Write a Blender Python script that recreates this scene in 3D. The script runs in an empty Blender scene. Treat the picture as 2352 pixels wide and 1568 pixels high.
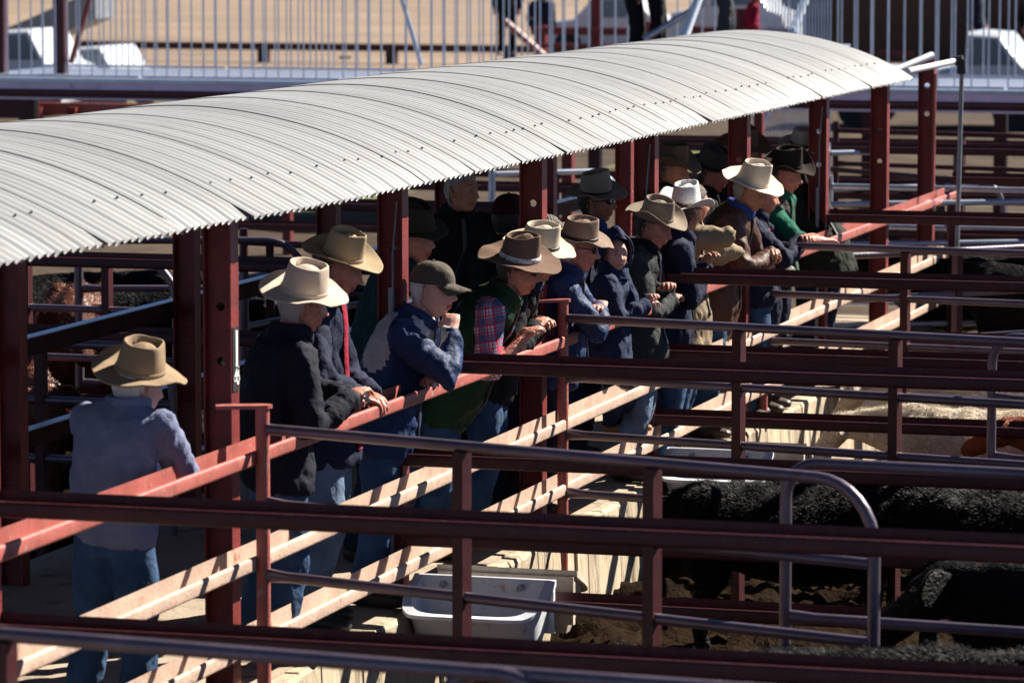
import bpy, bmesh, math, random
from mathutils import Vector, Matrix, noise
random.seed(7)
SC = bpy.context.scene
R = math.radians
# ---------------------------------------------------------------- camera
FPX = 9500.0                       # focal length in units of a 2352 px wide picture
PITCH, YAW = R(6.09), R(16.47)
Fw = Vector((-math.sin(YAW)*math.cos(PITCH), math.cos(YAW)*math.cos(PITCH), -math.sin(PITCH)))
Rt = Vector((math.cos(YAW), math.sin(YAW), 0))
Up = Rt.cross(Fw)
def ray(x, y): return Fw + Rt*((x-1176)/FPX) - Up*((y-784)/FPX)
POST_B = Vector((-.05, 0, 0))
CAM = POST_B - ray(900, 1391)*(FPX/505.0)
def onZ(x, y, z):
    d = ray(x, y); return CAM + d*((z-CAM.z)/d.z)
def onX(x, y, X):
    d = ray(x, y); return CAM + d*((X-CAM.x)/d.x)
def onY(x, y, Y):
    d = ray(x, y); return CAM + d*((Y-CAM.y)/d.y)
def px(p):
    v = Vector(p)-CAM; z = v.dot(Fw); return 1176+FPX*v.dot(Rt)/z, 784-FPX*v.dot(Up)/z
cd = bpy.data.cameras.new('camera'); cam = bpy.data.objects.new('camera', cd)
SC.collection.objects.link(cam); SC.camera = cam
cam.matrix_world = Matrix(((Rt.x, Up.x, -Fw.x, CAM.x), (Rt.y, Up.y, -Fw.y, CAM.y), (Rt.z, Up.z, -Fw.z, CAM.z), (0, 0, 0, 1)))
cd.sensor_width = 36; cd.lens = 36*FPX/2352; cd.clip_start = .5; cd.clip_end = 3000
cd.dof.use_dof = True; cd.dof.focus_distance = 20.5; cd.dof.aperture_fstop = 5.0
# ---------------------------------------------------------------- sky, sun, exposure
SUN = Vector((1/1.35, 1/1.1, 1.0)).normalized()
w = bpy.data.worlds.new('World'); SC.world = w; w.use_nodes = True
nt = w.node_tree; sky = nt.nodes.new('ShaderNodeTexSky'); sky.sky_type = 'NISHITA'; sky.sun_disc = False; sky.air_density = .3; sky.dust_density = .0; sky.ozone_density = 1.5
sky.sun_elevation = math.asin(SUN.z); sky.sun_rotation = math.atan2(SUN.x, SUN.y)
nt.links.new(sky.outputs[0], nt.nodes['Background'].inputs[0]); nt.nodes['Background'].inputs[1].default_value = .05
ld = bpy.data.lights.new('sun', 'SUN'); ld.energy = 5.0; ld.angle = R(.5); ld.color = (1, .93, .82)
sl = bpy.data.objects.new('sun', ld); SC.collection.objects.link(sl); sl.rotation_euler = SUN.to_track_quat('Z', 'Y').to_euler()
SC.view_settings.view_transform = 'Standard'; SC.view_settings.look = 'None'; SC.view_settings.exposure = 1.45; SC.view_settings.gamma = 1
SC.cycles.max_bounces = 5; SC.cycles.diffuse_bounces = 2
# ---------------------------------------------------------------- objects and labels
C = SC.collection
ORI = {}
def setp(o, label=None, cat=None, group=None, kind=None):
    if label: o['label'] = label
    if cat: o['category'] = cat
    if group: o['group'] = group
    if kind: o['kind'] = kind
    return o
def thing(name, loc, label, cat, group=None):
    o = bpy.data.objects.new(name, None); C.objects.link(o); o.empty_display_size = .1
    o.location = loc; ORI[o.name] = Vector(loc); return setp(o, label, cat, group)
def link(name, me, parent=None, loc=None):
    o = bpy.data.objects.new(name, me); C.objects.link(o)
    if parent is not None:
        o.parent = parent; ORI[o.name] = ORI[parent.name]
    else: ORI[o.name] = Vector(loc or (0, 0, 0)); o.location = ORI[o.name]
    return o
def copy_tree(o, loc=None, parent=None):
    c = o.copy(); C.objects.link(c)
    if parent is not None: c.parent = parent
    if loc is not None: c.location = loc
    ORI[c.name] = Vector(loc) if loc is not None else ORI.get(o.name, Vector())
    for ch in list(o.children): copy_tree(ch, None, c)
    return c
class MB:
    def __init__(s): s.v = []; s.f = []; s.m = []
    def add(s, vs, fs, mi=0):
        b = len(s.v); s.v += [Vector(v) for v in vs]; s.f += [tuple(i+b for i in f) for f in fs]; s.m += [mi]*len(fs); return s
    def box(s, x0, x1, y0, y1, z0, z1, mi=0):
        return s.add([(x0,y0,z0),(x1,y0,z0),(x1,y1,z0),(x0,y1,z0),(x0,y0,z1),(x1,y0,z1),(x1,y1,z1),(x0,y1,z1)],
                     [(0,3,2,1),(4,5,6,7),(0,1,5,4),(1,2,6,5),(2,3,7,6),(3,0,4,7)], mi)
    def rings(s, rs, closed=True, cap=True, mi=0):
        n = len(rs[0]); vs = [p for r in rs for p in r]; fs = []
        for i in range(len(rs)-1):
            for j in range(n if closed else n-1):
                k = (j+1) % n; fs.append((i*n+j, i*n+k, (i+1)*n+k, (i+1)*n+j))
        if cap and closed:
            fs.append(tuple(range(n-1, -1, -1))); fs.append(tuple(range((len(rs)-1)*n, len(rs)*n)))
        return s.add(vs, fs, mi)
    def tube(s, pts, rad, n=10, mi=0, side=None, flat=1.0, cap=True):
        pts = [Vector(p) for p in pts]
        if not isinstance(rad, (list, tuple)): rad = [rad]*len(pts)
        prev = None; rs = []
        for i, p in enumerate(pts):
            t = (pts[min(i+1, len(pts)-1)] - pts[max(i-1, 0)]).normalized()
            a = Vector(side) if side is not None else (prev if prev is not None else (Vector((0,0,1)) if abs(t.z) < .9 else Vector((1,0,0))))
            a = (a - t*a.dot(t)).normalized(); b = t.cross(a); prev = a
            ra, rb = rad[i] if isinstance(rad[i], (list, tuple)) else (rad[i], rad[i]*flat)
            rs.append([p + a*(ra*math.cos(2*math.pi*j/n)) + b*(rb*math.sin(2*math.pi*j/n)) for j in range(n)])
        return s.rings(rs, cap=cap, mi=mi)
    def ell(s, c, r, M=None, nu=14, nv=9, mi=0):
        c = Vector(c); rs = []
        for i in range(nv+1):
            e = -math.pi/2 + math.pi*(i+.02)/(nv+.04)
            ring = []
            for j in range(nu):
                a = 2*math.pi*j/nu
                p = Vector((r[0]*math.cos(e)*math.cos(a), r[1]*math.cos(e)*math.sin(a), r[2]*math.sin(e)))
                ring.append(c + (M @ p if M is not None else p))
            rs.append(ring)
        return s.rings(rs, mi=mi)
    def sweep(s, prof, p0, p1, up=(0,0,1), mi=0, closed=True):
        p0, p1 = Vector(p0), Vector(p1); t = (p1-p0).normalized(); u = Vector(up); sd = t.cross(u).normalized(); u = sd.cross(t)
        return s.rings([[p + sd*a + u*b for a, b in prof] for p in (p0, p1)], closed=closed, mi=mi)
    def build(s, name, mats, parent=None, smooth=False, loc=None):
        me = bpy.data.meshes.new(name)
        o = link(name, me, parent, loc); org = ORI[o.name]
        me.from_pydata([tuple(v-org) for v in s.v], [], s.f)
        if not isinstance(mats, (list, tuple)): mats = [mats]
        for m in mats: me.materials.append(m)
        if len(mats) > 1: me.polygons.foreach_set('material_index', s.m)
        if smooth:
            me.polygons.foreach_set('use_smooth', [True]*len(s.f))
            if smooth != 'all': me.set_sharp_from_angle(angle=R(40))
        me.update(); return o
def remesh(mb, vox, it=2, disp=None):
    me = bpy.data.meshes.new('t'); me.from_pydata([tuple(v) for v in mb.v], [], mb.f)
    o = bpy.data.objects.new('t', me); C.objects.link(o)
    m = o.modifiers.new('r', 'REMESH'); m.mode = 'VOXEL'; m.voxel_size = vox; m.use_smooth_shade = True
    if it: q = o.modifiers.new('s', 'SMOOTH'); q.iterations = it; q.factor = .6
    dg = bpy.context.evaluated_depsgraph_get(); dg.update()
    e = o.evaluated_get(dg).to_mesh()
    out = MB(); vs = [v.co.copy() for v in e.vertices]
    if disp:
        for v, n in zip(vs, [v.normal.copy() for v in e.vertices]): v += n*disp(v, n)
    out.add(vs, [tuple(p.vertices) for p in e.polygons])
    o.evaluated_get(dg).to_mesh_clear(); bpy.data.objects.remove(o); bpy.data.meshes.remove(me)
    return out
# ---------------------------------------------------------------- materials
def mat(name, col, rough=.7, metal=0, var=.25, scale=6, bump=.0, bscale=60, spec=.4, col2=None, thr=.55, sheen=0, stretch=None):
    m = bpy.data.materials.new(name); m.use_nodes = True; n = m.node_tree.nodes; l = m.node_tree.links
    b = n['Principled BSDF']; b.inputs['Roughness'].default_value = rough; b.inputs['Metallic'].default_value = metal
    b.inputs['Specular IOR Level'].default_value = spec
    if sheen: b.inputs['Sheen Weight'].default_value = sheen; b.inputs['Sheen Roughness'].default_value = .5
    tc = n.new('ShaderNodeTexCoord'); src = tc.outputs['Object']
    if stretch:
        mp = n.new('ShaderNodeMapping'); mp.inputs['Scale'].default_value = stretch; l.new(src, mp.inputs[0]); src = mp.outputs[0]
    no = n.new('ShaderNodeTexNoise'); no.inputs['Scale'].default_value = scale; no.inputs['Detail'].default_value = 6; no.inputs['Roughness'].default_value = .65
    l.new(src, no.inputs['Vector'])
    cr = n.new('ShaderNodeValToRGB'); l.new(no.outputs['Fac'], cr.inputs[0]); e = cr.color_ramp.elements
    e[0].position = .3; e[1].position = .7
    e[0].color = (*[c*(1-var) for c in col], 1); e[1].color = (*[min(1, c*(1+var)) for c in col], 1)
    out = cr.outputs[0]
    if col2:
        n2 = n.new('ShaderNodeTexNoise'); n2.inputs['Scale'].default_value = scale*2.3; n2.inputs['Detail'].default_value = 9; n2.inputs['Roughness'].default_value = .75
        l.new(src, n2.inputs['Vector'])
        c2 = n.new('ShaderNodeValToRGB'); l.new(n2.outputs['Fac'], c2.inputs[0]); c2.color_ramp.elements[0].position = thr; c2.color_ramp.elements[1].position = thr+.1
        mx = n.new('ShaderNodeMixRGB'); l.new(c2.outputs[0], mx.inputs[0]); l.new(out, mx.inputs[1]); mx.inputs[2].default_value = (*col2, 1); out = mx.outputs[0]
    l.new(out, b.inputs['Base Color'])
    if bump:
        n3 = n.new('ShaderNodeTexNoise'); n3.inputs['Scale'].default_value = bscale; n3.inputs['Detail'].default_value = 5; l.new(src, n3.inputs['Vector'])
        bp = n.new('ShaderNodeBump'); bp.inputs['Strength'].default_value = min(1, bump); bp.inputs['Distance'].default_value = .02; l.new(n3.outputs['Fac'], bp.inputs['Height']); l.new(bp.outputs[0], b.inputs['Normal'])
    return m
M = {}
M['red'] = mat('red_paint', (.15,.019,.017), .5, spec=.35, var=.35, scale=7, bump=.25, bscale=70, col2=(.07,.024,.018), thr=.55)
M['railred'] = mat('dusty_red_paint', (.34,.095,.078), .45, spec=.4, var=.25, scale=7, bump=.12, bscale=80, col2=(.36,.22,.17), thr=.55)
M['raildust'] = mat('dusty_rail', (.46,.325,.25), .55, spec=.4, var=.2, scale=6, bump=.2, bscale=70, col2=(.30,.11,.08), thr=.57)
M['fence'] = mat('old_red_steel', (.045,.007,.010), .45, spec=.3, var=.35, scale=9, bump=.15, bscale=120, col2=(.05,.02,.017), thr=.52)
M['pipe'] = mat('worn_pipe', (.11,.085,.115), .36, metal=.4, var=.3, scale=4, bump=.08, bscale=60, col2=(.13,.035,.03), thr=.6, spec=.7)
M['brail'] = mat('rusty_flat_bar', (.035,.014,.013), .75, var=.4, scale=6, spec=.1)
M['bright'] = mat('bright_galvanised', (.72,.78,.86), .4, metal=.2, var=.1)  # paler copy of galv for the handrails, sunlight put into the colour
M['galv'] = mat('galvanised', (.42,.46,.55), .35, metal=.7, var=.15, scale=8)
M['white_steel'] = mat('pale_painted_steel', (.80,.64,.78), .5, var=.12, scale=3, col2=(.32,.17,.18), thr=.6)
M['conduit'] = mat('grey_conduit', (.2,.22,.25), .5, col2=(.10,.06,.05), thr=.6)
M['concrete'] = mat('concrete', (.33,.26,.19), .9, var=.22, scale=1.6, bump=.35, bscale=35, col2=(.15,.11,.08), thr=.53)
M['kerb'] = mat('weathered_kerb', (.40,.32,.22), .85, var=.4, scale=3, bump=1, bscale=14, col2=(.10,.07,.045), thr=.53, stretch=(1,1,.3))
M['white'] = mat('trough_plastic', (.60,.62,.66), .45, var=.12, scale=6, col2=(.36,.30,.22), thr=.57)
M['water'] = mat('water', (.13,.125,.06), .05, var=.1, spec=.8)
M['dark'] = mat('dark_rubber', (.02,.02,.022), .6)
M['sand'] = mat('tan_dirt', (.20,.142,.098), .95, var=.3, scale=.16, col2=(.13,.09,.06), thr=.52, stretch=(1,3,1), bump=.4, bscale=2)
M['paint_white'] = mat('white_lettering', (.8,.8,.78), .6, var=.05)
M['plate'] = mat('black_plate', (.02,.02,.02), .5)
def mud_mat():
    m = mat('mud', (.014,.0082,.0045), .95, var=.5, scale=4, bump=1, bscale=30, col2=(.034,.019,.009), thr=.6, spec=.02)
    return m
M['mud'] = mud_mat()
M['grass'] = mat('grass_ground', (.085,.10,.025), .9, var=.3, scale=.6)
M['drymud'] = mat('dry_mud', (.06,.043,.03), .9, spec=.1, var=.5, scale=1.5, bump=1, bscale=6, col2=(.05,.036,.025), thr=.52)
def roof_mat():
    m = mat('roof_sheet', (.325,.33,.335), .42, metal=.1, var=.17, scale=2.2, spec=.5, stretch=(.25, 1.6, .25), col2=(.235,.225,.215), thr=.6)
    return m
M['roof'] = roof_mat()
# ---------------------------------------------------------------- setting
BAY = 2.279
def Yn(n): return BAY*(n-1)
POSTY = {-3: Yn(-3), -2: Yn(-2), -1: Yn(-1), 0: Yn(0)+.12, 1: Yn(1)+.06, 2: Yn(2)+.06, 3: Yn(3)+.04, 4: Yn(4), 5: Yn(5), 6: 11.15}
FLOOR = -.55
def ground():
    xs = [-160+i*4 for i in range(0, 36)]+[-16+.5*i for i in range(0, 65)]+[17+i*5 for i in range(0, 32)]
    ys = [-16+.5*i for i in range(0, 130)]+[50+i*4 for i in range(0, 80)]
    mb = MB(); vs = []
    def h(x, y):
        z = FLOOR
        if y < 54: z += .05*noise.noise((x*.7, y*.7, 0))
        if -2.3 < x < .1 and y < 14: z = FLOOR-.2
        if y > 60: z += .012*(y-60)*(1+.1*noise.noise((x*.02, y*.03, 3)))
        return z
    for y in ys:
        for x in xs: vs.append((x, y, h(x, y)))
    n = len(xs); fs = []; mi = []
    mb = MB(); mb.v = [Vector(v) for v in vs]
    for j in range(len(ys)-1):
        for i in range(n-1):
            mb.f.append((j*n+i, j*n+i+1, (j+1)*n+i+1, (j+1)*n+i)); yc = ys[j]; xc = xs[i]
            k = 0
            if yc > 55: k = 1
            g = noise.noise((xc*.05, yc*.06, 9))
            if 53 < yc < 57 and g > -.25: k = 2
            if yc > 118 and g > .0: k = 2
            if 14 < yc < 50 and noise.noise((xc*.4, yc*.4, 4)) > .42: k = 2
            mb.m.append(k)
    setp(mb.build('ground', [M['drymud'], M['sand'], M['grass']], smooth='all'), kind='structure')
ground()
def clods():
    # heaped, trampled mud in the pens that can be seen close to
    mb = MB(); rnd = random.Random(3)
    def patch(x0, x1, y0, y1, st):
        nx = int((x1-x0)/st); ny = int((y1-y0)/st); vs = []; fs = []
        for j in range(ny+1):
            for i in range(nx+1):
                x = x0+i*st; y = y0+j*st
                a = noise.noise((x*3, y*3, 1)); b = noise.noise((x*9, y*9, 5)); c = noise.noise((x*26, y*26, 8))
                z = FLOOR+.03+.05*a+.06*(1-2*abs(b))*.8+.05*abs(c)+.02*noise.noise((x*50, y*50, 2))
                if x > 0: z += .16*max(0, .6-x)*(.5+a)
                vs.append((x, y, z))
        for j in range(ny):
            for i in range(nx): fs.append((j*(nx+1)+i, j*(nx+1)+i+1, (j+1)*(nx+1)+i+1, (j+1)*(nx+1)+i))
        mb.add(vs, fs)
    patch(.09, 3.2, -5.5, 7, .035); patch(-5.5, -2.15, -3, 9, .05)
    setp(mb.build('trampled_mud', M['mud'], smooth='all'), kind='structure')
clods()
WALK_Y0, WALK_Y1 = -9.0, 13.6
XB = -1.87                                   # back post line
mb = MB(); mb.box(-2.15, .02, WALK_Y0, WALK_Y1, -.12, 0)
mb.box(-2.15, -2.0, WALK_Y0, WALK_Y1, FLOOR-.2, -.122)
setp(mb.build('walkway_floor', M['concrete']), kind='structure')
# edge kerb of rough cast blocks, slightly irregular
mb = MB(); y = WALK_Y0; rnd = random.Random(5)
while y < WALK_Y1:
    L = rnd.uniform(.16, .42); o = rnd.uniform(-.008, .012); t = rnd.uniform(-.012, .0)
    nseg = 5; rs = []
    for q in range(nseg+1):
        yy = y+.004+(L-.008)*q/nseg; e = .012*noise.noise((yy*7, 0, 2)); lean = .03
        rs.append([(-.0+.022, yy, t), (.075+o+e, yy, t+e*.4), (.09+o+e, yy, t-.02), (.085+lean+o+e*1.5, yy, FLOOR-.1), (.022, yy, FLOOR-.1)])
    mb.rings([[Vector(p) for p in r] for r in rs]); y += L
setp(mb.build('walkway_kerb', M['kerb']), kind='structure')
# ---------------------------------------------------------------- steel posts
def holed_web(mb, x0, x1, y, z0, z1, holes, t=.006):
    w2 = (x1-x0)/2; xc = (x0+x1)/2; cur = z0
    for zc, r in sorted(holes):
        h = min(w2, .04)
        mb.box(x0, x1, y-t/2, y+t/2, cur, zc-h); cur = zc+h
        sq = []; ci = []
        for k in range(16):
            a = 2*math.pi*k/16; cx, sz = math.cos(a), math.sin(a); m_ = max(abs(cx), abs(sz))
            sq.append((xc+w2*cx/m_, zc+h*sz/m_)); ci.append((xc+r*cx, zc+r*sz))
        for yy in (y-t/2, y+t/2):
            mb.add([(a, yy, b) for a, b in sq]+[(a, yy, b) for a, b in ci], [(k, (k+1) % 16, 16+(k+1) % 16, 16+k) for k in range(16)])
    mb.box(x0, x1, y-t/2, y+t/2, cur, z1)
def post_mesh(mb, X, Y, z0, z1, holes=(), dx=.12, fy=.09):
    # I-section, flanges facing +X and -X
    mb.box(X-.008, X, Y-fy/2, Y+fy/2, z0, z1); mb.box(X-dx, X-dx+.008, Y-fy/2, Y+fy/2, z0, z1)
    holed_web(mb, X-dx+.008, X-.008, Y, z0, z1, [h for h in holes if z0 < h[0] < z1])
DIG = {'1': [((.5,0),(.5,1))], '3': [((0,1),(1,1)),((1,1),(1,0)),((0,0),(1,0)),((.25,.52),(1,.52))], '4': [((.75,0),(.75,1)),((.75,1),(0,.3)),((0,.3),(1,.3))]}
def number(parent, X, Y, ztop, txt, h=.062, w=.05):
    pl = MB(); n = len(txt); pl.box(X+.001, X+.004, Y-w*.72, Y+w*.62, ztop-n*(h*1.18)-.02, ztop+.02)
    p = pl.build('number_plate', M['plate'], parent)
    tx = MB()
    for i, ch in enumerate(txt):
        zb = ztop-(i+1)*h*1.18+.012
        for (a, b), (c, d) in DIG[ch]:
            A = Vector((X+.006, Y-w/2+a*w, zb+b*h)); B = Vector((X+.006, Y-w/2+c*w, zb+d*h)); t = (B-A).normalized()*.005; q = Vector((1,0,0)).cross(t).normalized()*.010
            vs = [A-t-q, B+t-q, B+t+q, A-t+q]; tx.add([v+Vector((-.0015,0,0)) for v in vs]+[v+Vector((.0015,0,0)) for v in vs], [(0,1,2,3),(4,7,6,5),(0,4,5,1),(1,5,6,2),(2,6,7,3),(3,7,4,0)])
    tx.build('digits', M['paint_white'], p)
EZ = 1.925                                     # eaves height
RX0, RX1, RH = .13, XB-.36, .325               # roof edges and rise
RY0, RY1 = Yn(-2.7), None
RY1 = onX(2082, 168, .13).y
def arc(X):
    c = (RX0-RX1)/2; r = (c*c+RH*RH)/(2*RH); xm = (RX0+RX1)/2
    return EZ+RH-r+math.sqrt(max(0, r*r-(X-xm)**2))
shelter = thing('walkway_shelter', (-1, 0, 0), 'long curved corrugated iron roof on red steel posts over the crowded walkway', 'shelter')
def roof():
    mb = MB(); pitch = .0762; per = 10; ns = 6; na = 26; c = (RX0-RX1)/2; r = (c*c+RH*RH)/(2*RH); xm = (RX0+RX1)/2; a1 = math.asin(c/r)
    y = RY0; k = 0; rnd = random.Random(11)
    while y < RY1:
        n = per*ns+3; rs = []; dz = rnd.uniform(0, .004); ex = rnd.uniform(-.012, .012)
        for i in range(n+1):
            yy = y+i*pitch/ns; ph = 2*math.pi*i/ns; cz = .0095*math.cos(ph)-(.006 if (i//ns) % 3 == 1 and math.cos(ph) < 0 else 0); lift = .0026*(1-i/n)*1.0+dz*.3 + (-.003 if i == n else 0)
            row = []
            for j in range(na+1):
                a = a1-(2*a1)*j/na; rr = r+cz+lift+.002
                e = ex*(1 if j == 0 else 0)
                row.append(Vector((xm+rr*math.sin(a)+e, yy, EZ+RH-r+rr*math.cos(a)+.004*noise.noise((yy*.8, a*4, 0)))))
            for p_ in row: p_.z += .010*max(0, -p_.y-1)
            rs.append(row)
        mb.rings(rs, closed=False, cap=False)
        # rolled lip where the next sheet laps under
        y += per*pitch; k += 1
    # screws: two lines
    y = RY0+.03; i = 0
    while y < RY1-.1:
        for aa, stp in ((a1*.80, 1),):
            if i % stp == 0 and rnd.random() > .2:
                yy = round(y/pitch)*pitch+RY0 % pitch; a = aa+rnd.uniform(-.006, .006); rr = r+.014
                p = Vector((xm+rr*math.sin(a), yy, EZ+RH-r+rr*math.cos(a))); nn = Vector((math.sin(a), 0, math.cos(a)))
                p.z += .010*max(0, -yy-1); mb.tube([p-nn*.008, p+nn*.004], .005, 6, 1)
        y += pitch*rnd.choice((2, 3, 3)); i += 1
    # eaves battens under the sheet
    o = mb.build('roof_sheet', [M['roof'], M['dark']], shelter, smooth='all')
    b = MB()
    for X in (-.06, XB+.06, (XB)/2): b.box(X-.03, X+.03, RY0+.1, RY1-.15, arc(X)-.085, arc(X)-.02)
    b.build('purlin', M['red'], shelter)
    for n_, Y in POSTY.items():
        a = MB(); pts = [Vector((X, Y, arc(X)-.115)) for X in [XB+.1+(-.1-XB-.1)*t/8 for t in range(9)]]
        a.tube(pts, .022, 8); a.build('roof_arch', M['red'], shelter, smooth=True)
roof()
HOLES = [(1.62, .018), (1.40, .018)]
for n_, Y in POSTY.items():
    mb = MB(); post_mesh(mb, 0, Y, FLOOR-.1 if False else -.02, arc(-.06)-.09, [(z+(.05*((n_*7) % 3-1)), r) for z, r in HOLES])
    p = mb.build('post', M['red'], shelter)
    if n_ == 0: number(p, 0, Y, 1.47, '114')
    if n_ == 2: number(p, 0, Y, 1.50, '113')
    if n_ in (1, 3, 5):
        cb = MB(); cb.tube([(-.06, Y-.03, .02), (-.06, Y-.03, 1.45 if n_ == 1 else 1.3)], .013, 8); cb.tube([(-.05, Y-.03, 1.3), (-.05, Y-.032, 1.6), (-.03, Y-.03, 1.84)], .005, 6)
        cb.build('conduit', M['conduit'], p, smooth=True)
    mb = MB(); post_mesh(mb, XB, Y, -.02, arc(XB)-.09, []); mb.build('post', M['red'], shelter)
# lone post past the end of the roof
HY = onX(2127, 440, -.06).y
ep = thing('steel_post', (0, HY, 0), 'lone dark red steel post with drilled holes past the end of the roof', 'post')
mb = MB(); post_mesh(mb, 0, HY, -.02, 2.0, [(1.93-.12, .02), (1.6, .02), (1.0, .02)]); mb.build('shaft', M['red'], ep)
cb = MB(); cb.tube([(.0, HY-.05, .95), (.012, HY-.052, 1.9)], .011, 8); cb.build('wire_rope', M['railred'], ep, smooth=True)
# ---------------------------------------------------------------- rails of the walkway
def prof(w=.1, hf=.06, hb=.085, t=.006):
    # U channel open upward, near lip first; a = sideways, b = up
    r = min(.013, hf*.3); A = [i*math.pi/8 for i in range(5)]
    lo = [(w/2-r+r*math.sin(a), -hf/2+r-r*math.cos(a)) for a in A]
    hi = [(w/2-r+r*math.cos(a), hf/2-r+r*math.sin(a)) for a in A]
    bk = [(-w/2+r*.7-r*.7*math.sin(a)+0, hb-hf/2-r*.7+r*.7*math.cos(a)) for a in A]
    return lo+hi+[(w/2-r-.001, hf/2-t), (w/2-r-.001, -hf/2+t+.004), (w/2-r-.006, -hf/2+t), (-w/2+r*.7+.006, -hf/2+t), (-w/2+r*.7, -hf/2+t+.006)]+bk+[(-w/2, -hf/2+.006), (-w/2+.006, -hf/2)]
def splice(side):
    return
rail = thing('walkway_railing', (.05, 0, 0), 'three dusty red channel rails the men lean on at the walkway front', 'railing')
for z, m in ((.97, 'railred'), (.545, 'raildust'), (.215, 'raildust')):
    mb = MB(); rnd = random.Random(int(z*100))
    Y1 = HY+.35
    mb.sweep(prof(.105), (.058, RY0-.5, z), (.058, Y1, z)); mb.build('rail', M[m], rail, smooth=True)
brail = thing('walkway_railing', (XB-.15, 0, 0), 'dark red flat rails along the shaded back of the walkway', 'railing')
for z in (1.08, .64, .25):
    mb = MB(); mb.box(XB-.18, XB-.122, RY0-.5, HY, z-.045, z+.041); mb.box(XB-.18, XB-.118, RY0-.5, HY, z+.0415, z+.047, 1); mb.build('rail', [M['brail'], M['galv']], brail)  # thin paler strip on the top edge is a painted sky highlight
# ---------------------------------------------------------------- pen fences across
WHERE = {-1: 'nearest to the camera, crossing low', 1: 'meeting the post left of the olive cap', 3: 'meeting the post beside the white straw hat',
         5: 'meeting the post by the emerald sleeve', 7: 'just past the end of the curved roof'}
def fence(Y, x0, x1, label, zs=(1.10, .67, .305, .03), m='fence', step=4.6, hf=.055, group='cross fences of the cattle pens', off=.0):
    t = thing('pen_fence', (x0, Y, FLOOR), label, 'fence', group)
    for z in zs:
        mb = MB(); mb.sweep(prof(.10, .058, .085), (x0, Y+.0, z), (x1, Y+.0, z))
        mb.build('rail', M[m], t, smooth=True)
    x = x0+off if off else x0+step
    while x < x1:
        mb = MB(); mb.box(x-.045, x+.045, Y+.055, Y+.15, FLOOR-.1, max(zs)+.06); mb.build('post', M['red'], t); x += step
    return t
for n_ in (-1, 1, 3, 5):
    fence(POSTY[n_], -.12 if n_ == -1 else .003, 8.2, 'dark red pen fence %s' % WHERE[n_])
    fence(POSTY[n_], -9, XB-.185, ['dark red pen fence behind the left walkway posts, nearest one', 'dark red pen fence left of the walkway, second from the camera', 'dark red pen fence left of the walkway with brown cow behind', 'dark red pen fence left of the walkway seen past the smiling man'][(n_+1)//2])
fence(HY+.1, .112, 9, 'dark red pen fence starting at the lone post past the roof')
# ---------------------------------------------------------------- pipe gates
def gate(a, b, label, bars=(), ztop=1.09, zs=(1.09, .79, .50, .20), curve0=False, curve1=True, bracket=None, m='pipe', barm='fence', r=.023, group='pipe gates of the cattle pens', cut=None):
    """a, b: plan positions of the two ends (Vectors)."""
    a = Vector((a.x, a.y, 0)); b = Vector((b.x, b.y, 0)); d = (b-a); L = d.length; d.normalize()
    t = thing('pen_gate', (a.x, a.y, FLOOR), label, 'gate', group)
    P = lambda u, z: Vector((a.x+d.x*u, a.y+d.y*u, z))
    mb = MB(); rc = .24; pts = []; r0 = .13
    z0 = FLOOR+.15
    if curve0: pts = [P(0, z0)]+[P(r0-r0*math.cos(k*math.pi/16), ztop-r0+r0*math.sin(k*math.pi/16)) for k in range(9)]
    else:
        c0 = MB(); c0.tube([P(0, z0), P(0, ztop+.085)], r*1.25, 12); c0.build('hinge_post', M['railred'] if bracket else M[m], t, smooth=True); pts = [P(.03, ztop)]
    if curve1: pts += [P(L-rc+rc*math.sin(k*math.pi/16), ztop-rc+rc*math.cos(k*math.pi/16)) for k in range(9)]+[P(L, z0)]
    else: pts += [P(L, ztop)]
    mb.tube(pts, r, 12, side=None); mb.build('frame', M[m], t, smooth=True)
    for z in zs[1:]:
        mb = MB(); mb.tube([P(.01, z), P(.05, z), P(.12, z), P(L-.01, z)], [(r*1.25, r*.8), (r*1.2, r*.85), r*.95, r*.95], 12); mb.build('rail', M[m], t, smooth=True)
    nrm = Vector((d.y, -d.x, 0))
    for u in bars:
        mb = MB(); c = P(u, 0)
        q = [c+d*sx+nrm*sy for sx, sy in ((-.024, .030), (.024, .030), (.024, -.034), (-.024, -.034))]
        zz = (z0, ztop-.02)
        mb.add([(p.x, p.y, z) for z in zz for p in q], [(3,2,1,0),(4,5,6,7),(0,1,5,4),(1,2,6,5),(2,3,7,6),(3,0,4,7)]); mb.build('brace_bar', M[barm], t)
    if bracket:
        mb = MB(); e = P(0, ztop+.09); p0 = Vector((-.04, bracket, ztop+.09)); v = (e-p0); v.z = 0; vn = v.normalized(); q = Vector((-vn.y, vn.x, 0))*.038
        pts = [p0-q, e-q]+[e+vn*(.04*math.sin(k*math.pi/6))-q*math.cos(k*math.pi/6) for k in range(1, 6)]+[e+q, p0+q]
        n = len(pts); mb.add([p+Vector((0,0,-.007)) for p in pts]+[p+Vector((0,0,.007)) for p in pts], [tuple(range(n-1,-1,-1)), tuple(range(n, 2*n))]+[(k, (k+1) % n, n+(k+1) % n, n+k) for k in range(n)])
        mb.build('bracket', M['railred'], t)
    return t
def gpx(s, e, xs, z=1.09):
    """plan end points of a gate and the bar distances from places along its top rail"""
    a = onZ(*s, z); b = onZ(*e, z); us = []
    for x in xs:
        k = (x-s[0])/(e[0]-s[0])
        for _ in range(6):
            p = a+(b-a)*k; k += (x-px(p)[0])/(e[0]-s[0])
        us.append((b-a).to_2d().length*k)
    return a, b, us
a, b, u = gpx((603, 984), (2010, 1108), (1060, 1498)); gate(a, b, 'pipe gate hinged by the post numbered 114, in front of the grey trough', u, bracket=Yn(0))
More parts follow.
